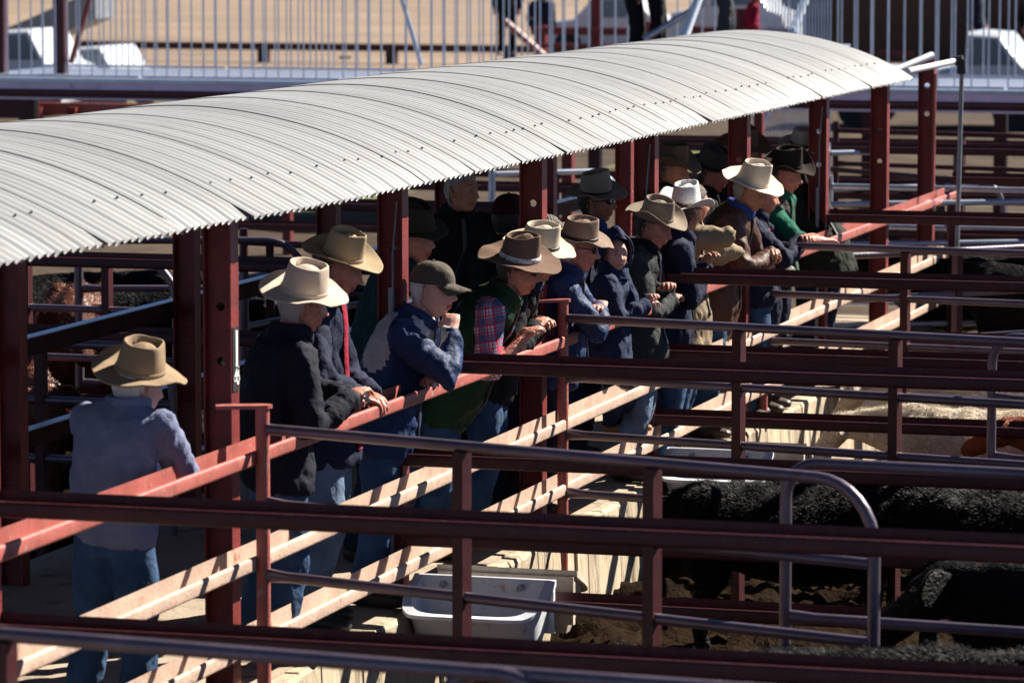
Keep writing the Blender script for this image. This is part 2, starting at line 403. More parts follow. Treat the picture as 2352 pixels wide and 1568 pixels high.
a, b, u = gpx((1806, 1060), (2700, 1106), ()); gate(a, b, 'pipe gate with rounded corner overlapping the nearer long gate before the black cattle', u, curve0=True)
a, b, u = gpx((1293, 730), (2460, 792), (1697, 2057)); gate(a, b, 'pipe gate hinged by the post numbered 113, behind the second cross fence', u, bracket=Yn(2))
a, b, u = gpx((2280, 772), (3000, 812), (2600,)); gate(a, b, 'pipe gate with rounded corner at the right edge, before the cream cattle', u, curve0=True)
a, b, u = gpx((1755, 562), (2560, 590), (2080, 2400)); gate(a, b, 'pipe gate whose bracket stands beside the clasped hands', u, bracket=Yn(4))
a, b, u = gpx((-720, 1398), (1330, 1562), (10,)); gate(a, b, 'out of focus pipe gate along the bottom edge of the view', u)
a, b, u = gpx((1010, 1536), (2500, 1640), (1900,)); gate(a, b, 'out of focus pipe gate with rounded corner at the bottom edge', u, curve0=True)
# left side gates, seen under the roof
a, b, u = gpx((-120, 584), (403, 600), (245, 60)); gate(a, b, 'pipe gate with rounded corner left of the walkway behind the brown cow', u)
a, b, u = gpx((-300, 712), (395, 735), (92,)); gate(a, b, 'bluish pipe gate left of the walkway in front of the brown cow', u, ztop=.95, zs=(.95, .66, .36, .1))
a, b, u = gpx((180, 552), (700, 552), (440, 620)); gate(a, b, 'pipe gate seen between the left posts and the straw hat', u)
a, b, u = gpx((560, 640), (1010, 560), (760,), .95); gate(a, b, 'pipe gate seen behind the smiling man', u, ztop=.95, zs=(.95, .66, .36, .1))
a, b, u = gpx((2030, 520), (2300, 440), (2200,), .6)
# ---------------------------------------------------------------- white drinking troughs
M['grime'] = mat('grimy_plastic', (.42,.37,.30), .6, var=.3, scale=5, col2=(.22,.16,.11), thr=.55)
def trough(x0, Y, sgn, z, L, label, grime='white', hose=False):
    """fixed to a cross fence; sgn -1 hangs towards the camera"""
    t = thing('water_trough', (x0, Y, z), label, 'trough', 'plastic drinking troughs on the pen fences')
    mb = MB(); D = .30; H = .30
    def loop(ins, zz, dep):
        pts = []; a0, a1, d = x0+ins, x0+L-ins, D*dep-ins
        for k in range(25):
            s = k/24; ang = math.pi*s; c_ = math.cos(ang); xx = (a0+a1)/2-(a1-a0)/2*(abs(c_)**.35)*(1 if c_ > 0 else -1)
            yy = max(0, math.sin(ang))**.45*d
            pts.append(Vector((xx, Y+sgn*(.0+ins*.6+yy), zz)))
        return pts
    # outside down, rim, inside down
    rs = [loop(.05, z, .62), loop(.03, z+.08, .8), loop(.012, z+H-.03, 1.0), loop(-.012, z+H-.03, 1.06), loop(-.012, z+H, 1.06), loop(.03, z+H, 1.0), loop(.045, z+H-.04, .96), loop(.06, z+.10, .8), loop(.08, z+.03, .6)]
    for r_ in rs:
        for p in r_: p.z -= .14*min(1, abs(p.y-Y)/D)*max(0, (p.z-z)/H)   # rim falls towards the front
    mb.rings(rs, cap=True); mb.build('tub', M[grime], t, smooth=True)
    wl = loop(.058, z+.125, .90); mb = MB(); mb.add(wl, [tuple(range(len(wl)))]); mb.build('water', M['water'], t)
    for xx in (x0+.14, x0+L-.14):
        mb = MB(); mb.tube([(xx, Y+sgn*.04, z+.26), (xx, Y+sgn*.062, z+.26)], .016, 10); mb.build('bolt', M['conduit'], t, smooth=True)
    if hose: mb = MB(); mb.tube([(-.02, Y-.02, .02), (.0, Y-.04, -.03), (x0*.35, Y-.05, -.075), (x0*.7, Y-.05, -.085), (x0+.03, Y-.03, -.07)], .013, 8); mb.build('hose', M['dark'], t, smooth=True)
    mb = MB(); mb.box(x0-.0, x0+L, Y-sgn*.005 if sgn < 0 else Y-.03, Y+.03 if sgn < 0 else Y+.004, z+.05, z+H-.03)
    mb.build('back_plate', M[grime], t)
p = onY(955, 1420, POSTY[1]-.08); q = onY(1268, 1440, POSTY[1]-.08)
trough(p.x, POSTY[1]-.06, -1, -.14, q.x-p.x, 'white plastic trough with shallow greenish water hung on the second cross fence', hose=True)
trough(p.x+.04, POSTY[1]+.16, 1, -.13, q.x-p.x+.0, 'grimy trough back to back behind the trough with greenish water', 'grime')
p = onY(1535, 1090, POSTY[3]-.08); q = onY(1770, 1100, POSTY[3]-.08)
trough(p.x, POSTY[3]-.06, -1, -.14, q.x-p.x, 'white trough below the boots of the boy, left of the black cow')
trough(p.x+.02, POSTY[3]+.16, 1, -.12, q.x-p.x+.12, 'grimy trough behind the white trough left of the black cow', 'grime')
p = onY(1940, 920, POSTY[5]-.08); q = onY(2120, 930, POSTY[5]-.08)
trough(p.x, POSTY[5]-.06, -1, -.13, q.x-p.x, 'white trough behind the cream cattle')
# ---------------------------------------------------------------- catwalk behind the yards
CY = 28.0
cw = thing('catwalk', (0, CY, FLOOR), 'raised steel walkway with galvanised picket railings behind the yards', 'catwalk')
f0 = onY(300, 181, CY); ZD = f0.z; CX0 = onY(-120, 181, CY).x; CX1 = onY(1480, 181, CY).x
CX2 = onY(1990, 181, CY).x; CX3 = onY(2500, 181, CY).x; CYB = CY+2.0
def picket_run(x0, x1, Y, z, parent, sp=.155, H=1.25, name='picket_railing'):
    mb = MB(); x = x0
    mb.tube([(x0, Y, z+.02), (x1, Y, z+.02)], .016, 6); mb.tube([(x0, Y, z+H), (x1, Y, z+H)], .02, 6)
    while x < x1: mb.tube([(x, Y, z+.02), (x, Y, z+H)], .0095, 6); x += sp
    x = x0
    mb.build(name, M['galv'], parent, smooth=True)
L = 2.5; x = CX0
while x < CX1-.2: picket_run(x, min(x+L, CX1)-.04, CY, ZD, cw); picket_run(x, min(x+L, CX1+.3)-.04, CYB+.9, ZD+.0, cw); x += L
x = CX2-.9
while x < CX3: picket_run(x, x+L-.04, CY, ZD, cw, .19); picket_run(x, x+L-.04, CYB+.9, ZD, cw, .19); x += L
for a0, a1 in ((CX0, CX1+.2), (CX2-1.1, CX3)):
    mb = MB(); mb.box(a0, a1, CY-.05, CYB+.95, ZD-.05, ZD-.005); mb.build('deck', M['galv'], cw)
    mb = MB(); mb.box(a0, a1, CY-.03, CY+.03, ZD-.26, ZD-.052); mb.box(a0, a1, CY-.06, CY+.02, ZD-.155, ZD-.135); mb.build('beam', M['white_steel'], cw)
for X in (CX0+1, CX0+4, CX0+8, CX2, CX2+1.5, CX2+3.4):
    mb = MB(); mb.box(X-.07, X+.07, CY+.1, CY+.22, FLOOR, ZD-.27); mb.build('leg', M['fence'], cw)
for xx, top in ((5, -60), (143, -60)):
    p = onY(xx, 150, CY+1.2); mb = MB(); mb.box(p.x-.07, p.x+.07, CY+1.1, CY+1.24, ZD, ZD+2.6); mb.build('upright', M['fence'], cw)
p0 = onY(163, 145, CY+1.2); p1 = onY(215, -30, CY+1.2); mb = MB(); mb.tube([p0, p1], .035, 8); mb.build('diagonal_brace', M['red'], cw, smooth=True)
p0 = onY(968, 150, CY+.6); p1 = onY(915, -30, CY+.6); mb = MB(); mb.tube([p0, p1], .03, 8); mb.build('diagonal_brace', M['galv'], cw, smooth=True)
# ---------------------------------------------------------------- stairs up to the catwalk
st = thing('stairway', (onY(1600, 300, CY-3).x, CY-3, FLOOR), 'galvanised stairs with bright sloping handrails rising behind the roof', 'stairs')
def bar(parent, name, a, b, r, m='galv'):
    mb = MB(); mb.tube([a, b], r, 10); return mb.build(name, M[m], parent, smooth=True)
SY = CY-2.2
bar(st, 'handrail', onY(1425, 480, SY-1.5), onY(1618, -40, SY), .05, 'bright'); bar(st, 'handrail', onY(1695, 440, SY-1.5), onY(1862, -40, SY), .05, 'bright')
bar(st, 'stringer', onY(1480, 90, SY+.3), onY(1620, 5, SY+.6), .035); bar(st, 'brace', onY(1440, 470, SY-1.5), onY(1500, 250, SY-1.2), .03)
for k, xx in enumerate((1408, 1465, 1520)):
    pa = onY(xx, 110, CY); mb = MB()
for i in range(7):
    z = ZD-1.6+i*.27; mb = MB(); p = onY(1500+i*22, 250-i*25, SY); mb.box(p.x-.1, p.x+1.5, SY-1.3+.2*i, SY-1.02+.2*i, p.z-.02, p.z); mb.build('tread', M['galv'], st)
mb = MB()
for i in range(24):
    p = onY(1745+i*7, 240, SY-.4); mb.tube([(p.x, p.y, p.z-1.3), (p.x, p.y, p.z+1.9)], .009, 5)
mb.build('mesh_panel', M['galv'], st)
# ---------------------------------------------------------------- galvanised arms and drop pipe by the lone post
fr = thing('water_standpipe', (onY(2200, 300, HY).x, HY-.4, FLOOR), 'grey drop pipe fed by two bright tubes at the end of the roof', 'pipe')
bar(fr, 'tube', onY(2035, 172, HY-.9), onY(2141, 128, HY-.5), .03, 'white'); bar(fr, 'tube', onY(2085, 164, HY-1.2), onY(2194, 141, HY-.4), .024, 'white')
bar(fr, 'elbow', onY(2194, 141, HY-.4), onY(2212, 138, HY-.4), .036, 'dark'); bar(fr, 'elbow', onY(2208, 136, HY-.4), onY(2209, 170, HY-.4), .036, 'dark')
bar(fr, 'downpipe', onY(2209, 170, HY-.4), onY(2196, 640, HY-.4), .017, 'conduit')
# ---------------------------------------------------------------- far pens and paddock
far = [(2, 16.2, -14), (3, 19.5, 1.5), (5, 23.4, -14), (6, 26.3, 1.0)]
for k, (q, Y, s) in enumerate(far):
    xl = s
    fence(Y, xl, 11+q*.3, 'blurred red rail fence in the far yards, %s from the lone post' % ['first', 'second', 'third', 'fourth', 'fifth', 'sixth'][k], step=3.3 if k % 2 else 5.1, group='cross fences of the far yards', zs=(1.12, .74, .36))
for k, (s, e, z, lab) in enumerate((((1900, 352), (2500, 338), 1.1, 'pale pipe gate swung across the far yards'), ((1900, 388), (2420, 432), .9, 'dark red pipe gate in the far yards beyond the lone post'),
        ((1905, 428), (2470, 440), 1.0, 'grey pipe gate in the far yards, lower right'), ((1130, 400), (1420, 392), 1.05, 'pale pipe gate seen between the posts under the roof'),
        ((560, 555), (900, 575), 1.0, 'bluish pipe gate seen left of the straw hat'), ((1890, 470), (2480, 462), .95, 'grey pipe gate low in the far right yards'), ((1900, 590), (2500, 560), .8, 'grey pipe gate in the far right yards before the black cattle'), ((1920, 300), (2500, 318), 1.1, 'dark red pipe gate high in the far right yards'))):
    a, b, u = gpx(s, e, ((s[0]+e[0])/2,), z); gate(a, b, lab, u, ztop=z, zs=(z, z-.3, z-.6, z-.9), m='galv' if k in (0, 2, 3, 5) else ('pipe' if k == 6 else 'fence'), group='pipe gates of the far yards')
hr = thing('handrail_loop', onZ(2290, 520, FLOOR), 'bent grey pipe hoop standing in the far right yard', 'hoop')
p = onY(2300, 520, 14.5); mb = MB(); mb.tube([p+Vector((-.18, 0, .32)), p+Vector((-.1, 0, .33)), p+Vector((-.03, 0, .28)), p+Vector((.01, 0, .18)), p+Vector((.02, 0, 0)), p+Vector((.02, 0, -.9))], .022, 10); mb.build('hoop', M['pipe'], hr, smooth=True)
# red beams at the left below the catwalk
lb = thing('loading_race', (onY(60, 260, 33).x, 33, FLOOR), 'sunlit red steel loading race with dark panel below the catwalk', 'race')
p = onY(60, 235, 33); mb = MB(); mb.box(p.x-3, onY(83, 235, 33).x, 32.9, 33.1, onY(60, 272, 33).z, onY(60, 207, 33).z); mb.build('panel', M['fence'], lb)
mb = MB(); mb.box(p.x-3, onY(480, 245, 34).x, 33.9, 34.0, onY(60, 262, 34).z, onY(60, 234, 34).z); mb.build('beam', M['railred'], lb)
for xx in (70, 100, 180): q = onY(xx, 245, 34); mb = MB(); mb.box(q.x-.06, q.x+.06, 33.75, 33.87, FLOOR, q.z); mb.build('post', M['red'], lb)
# low rail fence out on the dirt
Yf = onZ(600, 150, FLOOR+.05).y
pf = thing('paddock_fence', (0, Yf, FLOOR), 'long dark low rail fence out on the tan dirt', 'fence')
mb = MB(); mb.sweep(prof(.16, .14, .16), (onY(190, 104, Yf).x, Yf, onY(600, 108, Yf).z), (onY(2100, 108, Yf).x, Yf, onY(600, 108, Yf).z)); mb.build('rail', M['fence'], pf)
for xx in (200, 606, 900, 1172): q = onY(xx, 120, Yf); mb = MB(); mb.box(q.x-.12, q.x+.12, Yf-.1, Yf+.1, FLOOR, onY(600, 98, Yf).z); mb.build('post', M['fence'], pf)
q = onY(793, 140, Yf+2); bo = thing('bollard', (q.x, Yf+2, FLOOR), 'short dark stump post on the tan dirt', 'bollard'); mb = MB(); mb.box(q.x-.12, q.x+.12, Yf+1.9, Yf+2.1, FLOOR, q.z+.1); mb.build('stump', M['fence'], bo)
# red yards behind the stairs
ry = thing('drafting_yard', (onY(1350, 80, 60).x, 60, 0), 'red steel drafting yard rails behind the stairs', 'fence')
for (xa, xb, yt, yb) in ((1222, 1465, 62, 82), (1240, 1480, 100, 112), (1600, 1820, 62, 80), (1300, 1820, 118, 128)):
    a_ = onY(xa, yt, 60); b_ = onY(xb, yb, 60); mb = MB(); mb.box(a_.x, b_.x, 59.9, 60.05, b_.z, a_.z); mb.build('rail', M['red'], ry)
for xx, yt in ((1240, 60), (1366, -20), (1480, 50), (1600, 60), (1700, 20)):
    a_ = onY(xx, yt, 60); mb = MB(); mb.box(a_.x-.1, a_.x+.1, 60.06, 60.2, 0 if False else FLOOR, a_.z); mb.build('post', M['red'], ry)
a_ = onY(1160, 50, 59); b_ = onY(1250, 130, 59); mb = MB(); mb.tube([a_, b_], .07, 8); mb.build('brace', M['railred'], ry)
# dark earth bank / timber wall at upper right
bk = MB(); Yb = 74; x0 = onY(1760, 60, Yb).x; rs = []
for i in range(15):
    x = x0+i*1.6; z1 = onY(1800, -60, Yb).z+.3*noise.noise((x*.3, 0, 0)); rs.append([Vector((x, Yb-.2, FLOOR)), Vector((x, Yb, onY(1800, 128, Yb).z)), Vector((x, Yb+.3, z1)), Vector((x, Yb+6, z1+.3)), Vector((x, Yb+6, FLOOR))])
bk.rings(rs); 
M['bank'] = mat('brown_boards', (.055,.032,.024), .95, var=.3, scale=.6, stretch=(.3, 1, 3))
wl = setp(bk.build('timber_wall', M['bank'], loc=(x0, Yb, FLOOR)), 'tall dark brown wall at the upper right behind the pickets', 'wall')
# parked vehicles, blurred
M['carwhite'] = mat('white_car_paint', (.5,.53,.58), .25, var=.03, spec=.6); M['glass'] = mat('window_glass', (.10,.16,.22), .08, var=.1, spec=.8); M['carblue'] = mat('pale_blue_paint', (.35,.5,.65), .3, var=.05)
M['tyre'] = mat('tyre_rubber', (.02,.02,.02), .8)
def car(cx, Y, z0, L, H, label, name='parked_car', cat='car', tray=False, heading=0):
    t = thing(name, (cx, Y, z0), label, cat, 'vehicles parked behind the yards')
    pr = [(-.5,.16),(-.5,.5),(-.47,.58),(-.28,.62),(-.12,.98),(.18,1.0),(.34,.62),(.47,.56),(.5,.40),(.5,.16)] if not tray else [(-.5,.28),(-.5,.62),(.12,.62),(.13,1.0),(.26,.98),(.36,.66),(.49,.6),(.5,.2),(.1,.2)]
    W = 1.75; mb = MB(); rs = []
    for q, s in ((-W/2, .97), (-W/2+.08, 1), (W/2-.08, 1), (W/2, .97)): rs.append([Vector((cx+a*L, Y+q, z0+b*H*s)) for a, b in pr])
    mb.rings(rs); mb.build('body', M['carwhite'], t, smooth=True)
    for sg in (-1, 1):
        wn = [(-.14,.64),(-.08,.93),(.15,.94),(.28,.65)] if not tray else [(.14,.66),(.15,.94),(.25,.93),(.33,.67)]
        mb = MB(); mb.add([(cx+a*L, Y+sg*(W/2+o), z0+b*H) for o in (-.02, .008) for a, b in wn], [(0,1,2,3),(7,6,5,4),(0,4,5,1),(1,5,6,2),(2,6,7,3),(3,7,4,0)]); mb.build('side_window', M['glass'], t)
        for a in (-.32, .32):
            mb = MB(); mb.tube([(cx+a*L, Y+sg*(W/2-.16), z0+.32), (cx+a*L, Y+sg*(W/2+.02), z0+.32)], .33, 18); mb.build('wheel', M['tyre'], t, smooth=True)
    return t
q = onY(70, 160, 50); car(q.x, 50, FLOOR-.0, 1.9, 1.5, 'white car at the upper left behind the red uprights')
q = onY(215, 135, 52); car(q.x-.2, 53, FLOOR, 1.5, 1.1, 'low white vehicle bonnet just right of the red uprights')
q = onY(2170, 130, 50); car(q.x, 50, FLOOR, 4.0, 1.6, 'white utility with open tray parked before the brown wall', 'parked_ute', 'ute', True)
q = onY(1345, 60, 75); car(q.x, 78, FLOOR, 3.2, 1.5, 'white vehicle behind the red drafting yard rails')
q = onY(1715, 40, 72); car(q.x, 71, FLOOR+.1, 2.6, 2.1, 'pale grey van behind the stair handrails', 'parked_van', 'van')
q = onY(60, 60, 62); tb = thing('tank_trailer', (q.x, 62, FLOOR), 'dark trailer loading ramp at the upper left corner', 'ramp')
mb = MB(); a_, b_ = onY(20, 88, 62), onY(240, -25, 62); mb.add([a_+Vector((0, -.5, -.45)), b_+Vector((0, -.5, -.6)), b_+Vector((0, -.5, 0)), a_+Vector((0, -.5, .15)), a_+Vector((0, .5, -.45)), b_+Vector((0, .5, -.6)), b_+Vector((0, .5, 0)), a_+Vector((0, .5, .15))], [(0,1,2,3),(7,6,5,4),(0,4,5,1),(1,5,6,2),(2,6,7,3),(3,7,4,0)])
mb.build('ramp', M['conduit'], tb)
# ---------------------------------------------------------------- people
def cloth(name, col, **k):
    k.setdefault('var', .18); k.setdefault('scale', 9); k.setdefault('bump', .9); k.setdefault('bscale', 13); k.setdefault('sheen', .0); col = tuple(q*.62 for q in col)
    return mat(name, col, k.pop('rough', .85), spec=k.pop('spec', .2), **k)
SKIN = {'a': mat('skin_ruddy', (.48,.20,.14), .5, var=.32, scale=22, bump=.5, bscale=45), 'b': mat('skin_fair', (.60,.32,.25), .5, var=.15, scale=12, bump=.1, bscale=70),
        'c': mat('skin_tanned', (.40,.19,.12), .5, var=.3, scale=22, bump=.5, bscale=45)}
HAIR = {'grey': mat('grey_hair', (.36,.33,.31), .7, bump=.8, bscale=90, stretch=(1,1,.3)), 'white': mat('white_hair', (.62,.57,.54), .6, bump=.8, bscale=90, stretch=(1,1,.3)),
        'brown': mat('brown_hair', (.06,.035,.022), .6, bump=.8, bscale=90, stretch=(1,1,.3)), 'dark': mat('dark_hair', (.02,.016,.014), .6, bump=.8, bscale=90, stretch=(1,1,.3))}
LIP = mat('lips', (.36,.11,.09), .45, var=.05); EYEW = mat('eye_white', (.32,.29,.27), .25, var=.02); IRIS = mat('iris', (.05,.04,.035), .15, var=.1)
SHADE = mat('dark_lens', (.008,.008,.01), .08, var=0, spec=.8)
CL = {'jeans': cloth('blue_denim', (.05,.11,.225), var=.45, scale=7, bump=.45, bscale=30), 'jeans_pale': cloth('pale_denim', (.19,.27,.40), var=.35, scale=7), 'jeans_dark': cloth('dark_denim', (.014,.022,.05)),
      'greyblue': cloth('grey_blue_fleece', (.25,.28,.44)), 'blackwool': cloth('black_wool', (.013,.014,.028)), 'navy': cloth('navy_cotton', (.018,.024,.062)),
      'navy2': cloth('navy_shell', (.022,.05,.15), rough=.6), 'teal': cloth('teal_jacket', (.008,.05,.06)), 'black': cloth('black_cloth', (.010,.010,.013)), 'green': cloth('green_quilt', (.012,.055,.022), rough=.6),
      'camo': cloth('camouflage', (.10,.075,.04), col2=(.03,.03,.018), scale=9, thr=.5), 'grey': cloth('charcoal_marle', (.05,.055,.055)), 'tan': cloth('tan_canvas', (.40,.31,.20)), 'brown': cloth('brown_oilskin', (.12,.058,.04), rough=.55),
      'vest': cloth('olive_vest', (.09,.08,.065), rough=.55), 'emerald': cloth('emerald_shirt', (.0,.15,.085)), 'darkgreen': cloth('dark_olive_coat', (.02,.024,.016)), 'khaki': cloth('beige_coat', (.34,.28,.21)),
      'maroon': cloth('maroon_cap', (.045,.008,.012)), 'red': cloth('red_lining', (.45,.015,.05)), 'whitecloth': cloth('white_panel', (.62,.60,.62)), 'blueshirt': cloth('blue_shirt', (.04,.09,.38)), 'shortsskin': cloth('brown_shorts', (.09,.06,.05)), 'boynavy': cloth('navy_fleece', (.028,.042,.10)),
      'boot': mat('boot_leather', (.05,.03,.022), .5, bump=.3), 'tanboot': mat('tan_boot', (.30,.15,.05), .7, bump=.3), 'shoe': mat('dark_shoe', (.02,.02,.022), .45), 'grey2': cloth('grey_trouser', (.06,.065,.08)), 'redshirt': cloth('crimson_shirt', (.4,.01,.05))}
def plaid():
    m = bpy.data.materials.new('plaid_cotton'); m.use_nodes = True; n = m.node_tree.nodes; l = m.node_tree.links; b = n['Principled BSDF']; b.inputs['Roughness'].default_value = .85
    tc = n.new('ShaderNodeTexCoord'); sp = n.new('ShaderNodeSeparateXYZ'); mp = n.new('ShaderNodeMapping'); mp.inputs['Rotation'].default_value = (R(0), R(10), 0); l.new(tc.outputs['Object'], mp.inputs[0]); l.new(mp.outputs[0], sp.inputs[0])
    def band(axis, per, duty, ph=0):
        a = n.new('ShaderNodeMath'); a.operation = 'MULTIPLY_ADD'; a.inputs[1].default_value = 1/per; a.inputs[2].default_value = ph; l.new(sp.outputs[axis], a.inputs[0])
        f = n.new('ShaderNodeMath'); f.operation = 'FRACT'; l.new(a.outputs[0], f.inputs[0])
        g = n.new('ShaderNodeMath'); g.operation = 'LESS_THAN'; g.inputs[1].default_value = duty; l.new(f.outputs[0], g.inputs[0]); return g.outputs[0]
    def mix(fac, c1, c2):
        x = n.new('ShaderNodeMixRGB'); l.new(fac, x.inputs[0])
        for i, c in ((1, c1), (2, c2)):
            if isinstance(c, tuple): x.inputs[i].default_value = (*c, 1)
            else: l.new(c, x.inputs[i])
        return x.outputs[0]
    def op(o, a, c):
        g = n.new('ShaderNodeMath'); g.operation = o; l.new(a, g.inputs[0]); l.new(c, g.inputs[1]); return g.outputs[0]
    P = .078
    bx, bz = band(0, P, .5), band(2, P, .5); base = mix(op('MAXIMUM', bx, bz), (.55,.55,.62), (.16,.20,.33)); base = mix(op('MULTIPLY', bx, bz), base, (.07,.10,.19))
    for ax in (0, 2):
        for d, ph in ((.09, 0), (.09, .44), (.05, .22)): base = mix(band(ax, P, d, ph), base, (.50,.02,.05))
    l.new(base, b.inputs['Base Color']); return m
CL['plaid'] = plaid(); ZIP = mat('zip', (.03,.03,.035), .4, metal=.3)
def feltm(name, col, **k): return mat(name, col, .9, var=k.pop('var', .1), scale=k.pop('scale', 5), bump=.15, bscale=150, spec=.1, **k)
SW = (.10,.07,.05)
HATM = {'tan': feltm('tan_felt', (.27,.195,.125)), 'cream': feltm('cream_felt', (.50,.41,.33), col2=(.38,.30,.23), thr=.6), 'straw': feltm('straw_felt', (.33,.25,.16), col2=(.20,.13,.08), thr=.62), 'brown': feltm('brown_felt', (.15,.095,.07)),
        'cream2': feltm('bone_felt', (.52,.45,.35)), 'taupe': feltm('taupe_felt', (.24,.175,.135)), 'fawn': feltm('fawn_felt', (.27,.235,.19), col2=(.17,.14,.11), thr=.6), 'stained': feltm('stained_felt', (.25,.20,.155), col2=(.10,.07,.05), thr=.58, var=.3),
        'white': mat('white_straw', (.68,.68,.66), .8, bump=.6, bscale=120), 'dbrown': feltm('dark_brown_felt', (.12,.085,.06)), 'dgrey': feltm('charcoal_felt', (.055,.05,.055)), 'ivory': feltm('ivory_felt', (.62,.54,.44)),
        'black': feltm('black_felt', (.030,.022,.018)), 'grey': feltm('stone_felt', (.34,.31,.29)), 'olive': feltm('olive_felt', (.045,.04,.028)), 'bandd': mat('dark_band', (.03,.02,.018), .5), 'bandt': mat('tan_band', (.30,.18,.09), .6),
        'hide': mat('cow_hide_band', (.62,.60,.58), .8, var=.1, scale=8, col2=(.07,.03,.02), thr=.53, bump=.3), 'capo': cloth('olive_cap', (.13,.105,.08)), 'capm': CL['maroon']}
def head_pts(k=1.0, nu=44, nv=40, grow=0.0, bump=True, kid=False):
    g = lambda a, s: math.exp(-(a/s)**2); rs = []
    for i in range(nv+1):
        e = -math.pi/2+math.pi*(i+.15)/(nv+.3); ring = []
        for j in range(nu):
            t = j/nu; a = 2*math.pi*(t-.10*math.sin(4*math.pi*t)/2*.5) if bump else 2*math.pi*t
            dx, dy, dz = math.cos(e)*math.cos(a), math.cos(e)*math.sin(a), math.sin(e)
            x, y, z = dx*(.098+grow), dy*(.076+grow), dz*(.120+grow)
            s = max(0, -z/.12)
            y *= (1.06-.20*s**1.6 if kid else 1-.30*s**1.3); 
            if x < 0: x *= 1-.42*s
            else: x = x*(1-.05*s)+.028*s*max(0, dx)*(1-.2*s)
            if z > .04: y *= 1-.06*(z-.04)/.08
            if bump and dx > .25:
                f = min(1, (dx-.25)*3); y0 = abs(y)
                nz = 0
                if -.036 < z < .035: nz = .030*((.035-z)/.055 if z > -.02 else max(0, 1-(-.02-z)/.016))
                nz *= .55 if kid else 1
                x += f*nz*g(y, .0115 if z > -.012 else .0145)
                x -= f*.013*g(y0-.032, .014)*g(z-.016, .012)
                x += f*.006*g(y0-.026, .022)*g(z-.037, .009)
                x += f*.006*g(y0-.04, .018)*g(z+.018, .018)
                x += f*(.008*g(y, .020)*(g(z+.050, .006)+g(z+.064, .006))-.004*g(y, .022)*g(z+.0575, .0028))
                x += f*.010*g(y, .020)*g(z+.094, .014) - f*.004*g(y, .03)*g(z+.078, .006)
            ring.append(Vector((x, y, z))*k)
        rs.append(ring)
    return rs
HAND = {}
def hand_mesh(curl, side):
    key = (curl, side)
    if key in HAND: return HAND[key]
    mb = MB(); cs = {'over': (22, 40, 30), 'fist': (75, 85, 60), 'rest': (8, 15, 12), 'clasp': (55, 60, 40)}[curl]
    mb.tube([(-.03,0,0), (0,0,0), (.03,0,0), (.065,0,.002), (.09,0,0)], [(.028,.021), (.029,.021), (.036,.018), (.042,.016), (.041,.013)], 12, side=(0,1,0))
    for yy, L, x0 in ((.031,.074,.084), (.0105,.083,.09), (-.0105,.077,.088), (-.030,.060,.080)):
        p = Vector((x0, yy, 0)); pts = [p-Vector((.02, yy*.1, 0)), p.copy()]; ang = 0; sp = yy*1.2
        for q, c in zip((.46,.31,.26), cs):
            ang += R(c*(1+yy*2)); p = p+Vector((math.cos(ang), sp*.8*max(0, math.cos(ang)), -math.sin(ang)))*(L*q); pts.append(p.copy())
        mb.tube(pts, [.0098,.0098,.0090,.0084,.0066], 8)
    tc = 1 if curl in ('fist', 'clasp') else .3
    mb.tube([(.018,.022,-.004), (.05,.050,-.014), (.078,.058-.02*tc,-.026-.014*tc), (.10,.050-.035*tc,-.034-.02*tc)], [.016,.0125,.0105,.0085], 8)
    out = remesh(mb, .0045, 2)
    if side < 0:
        out.v = [Vector((v.x, -v.y, v.z)) for v in out.v]; out.f = [tuple(reversed(f)) for f in out.f]
    HAND[key] = out; return out
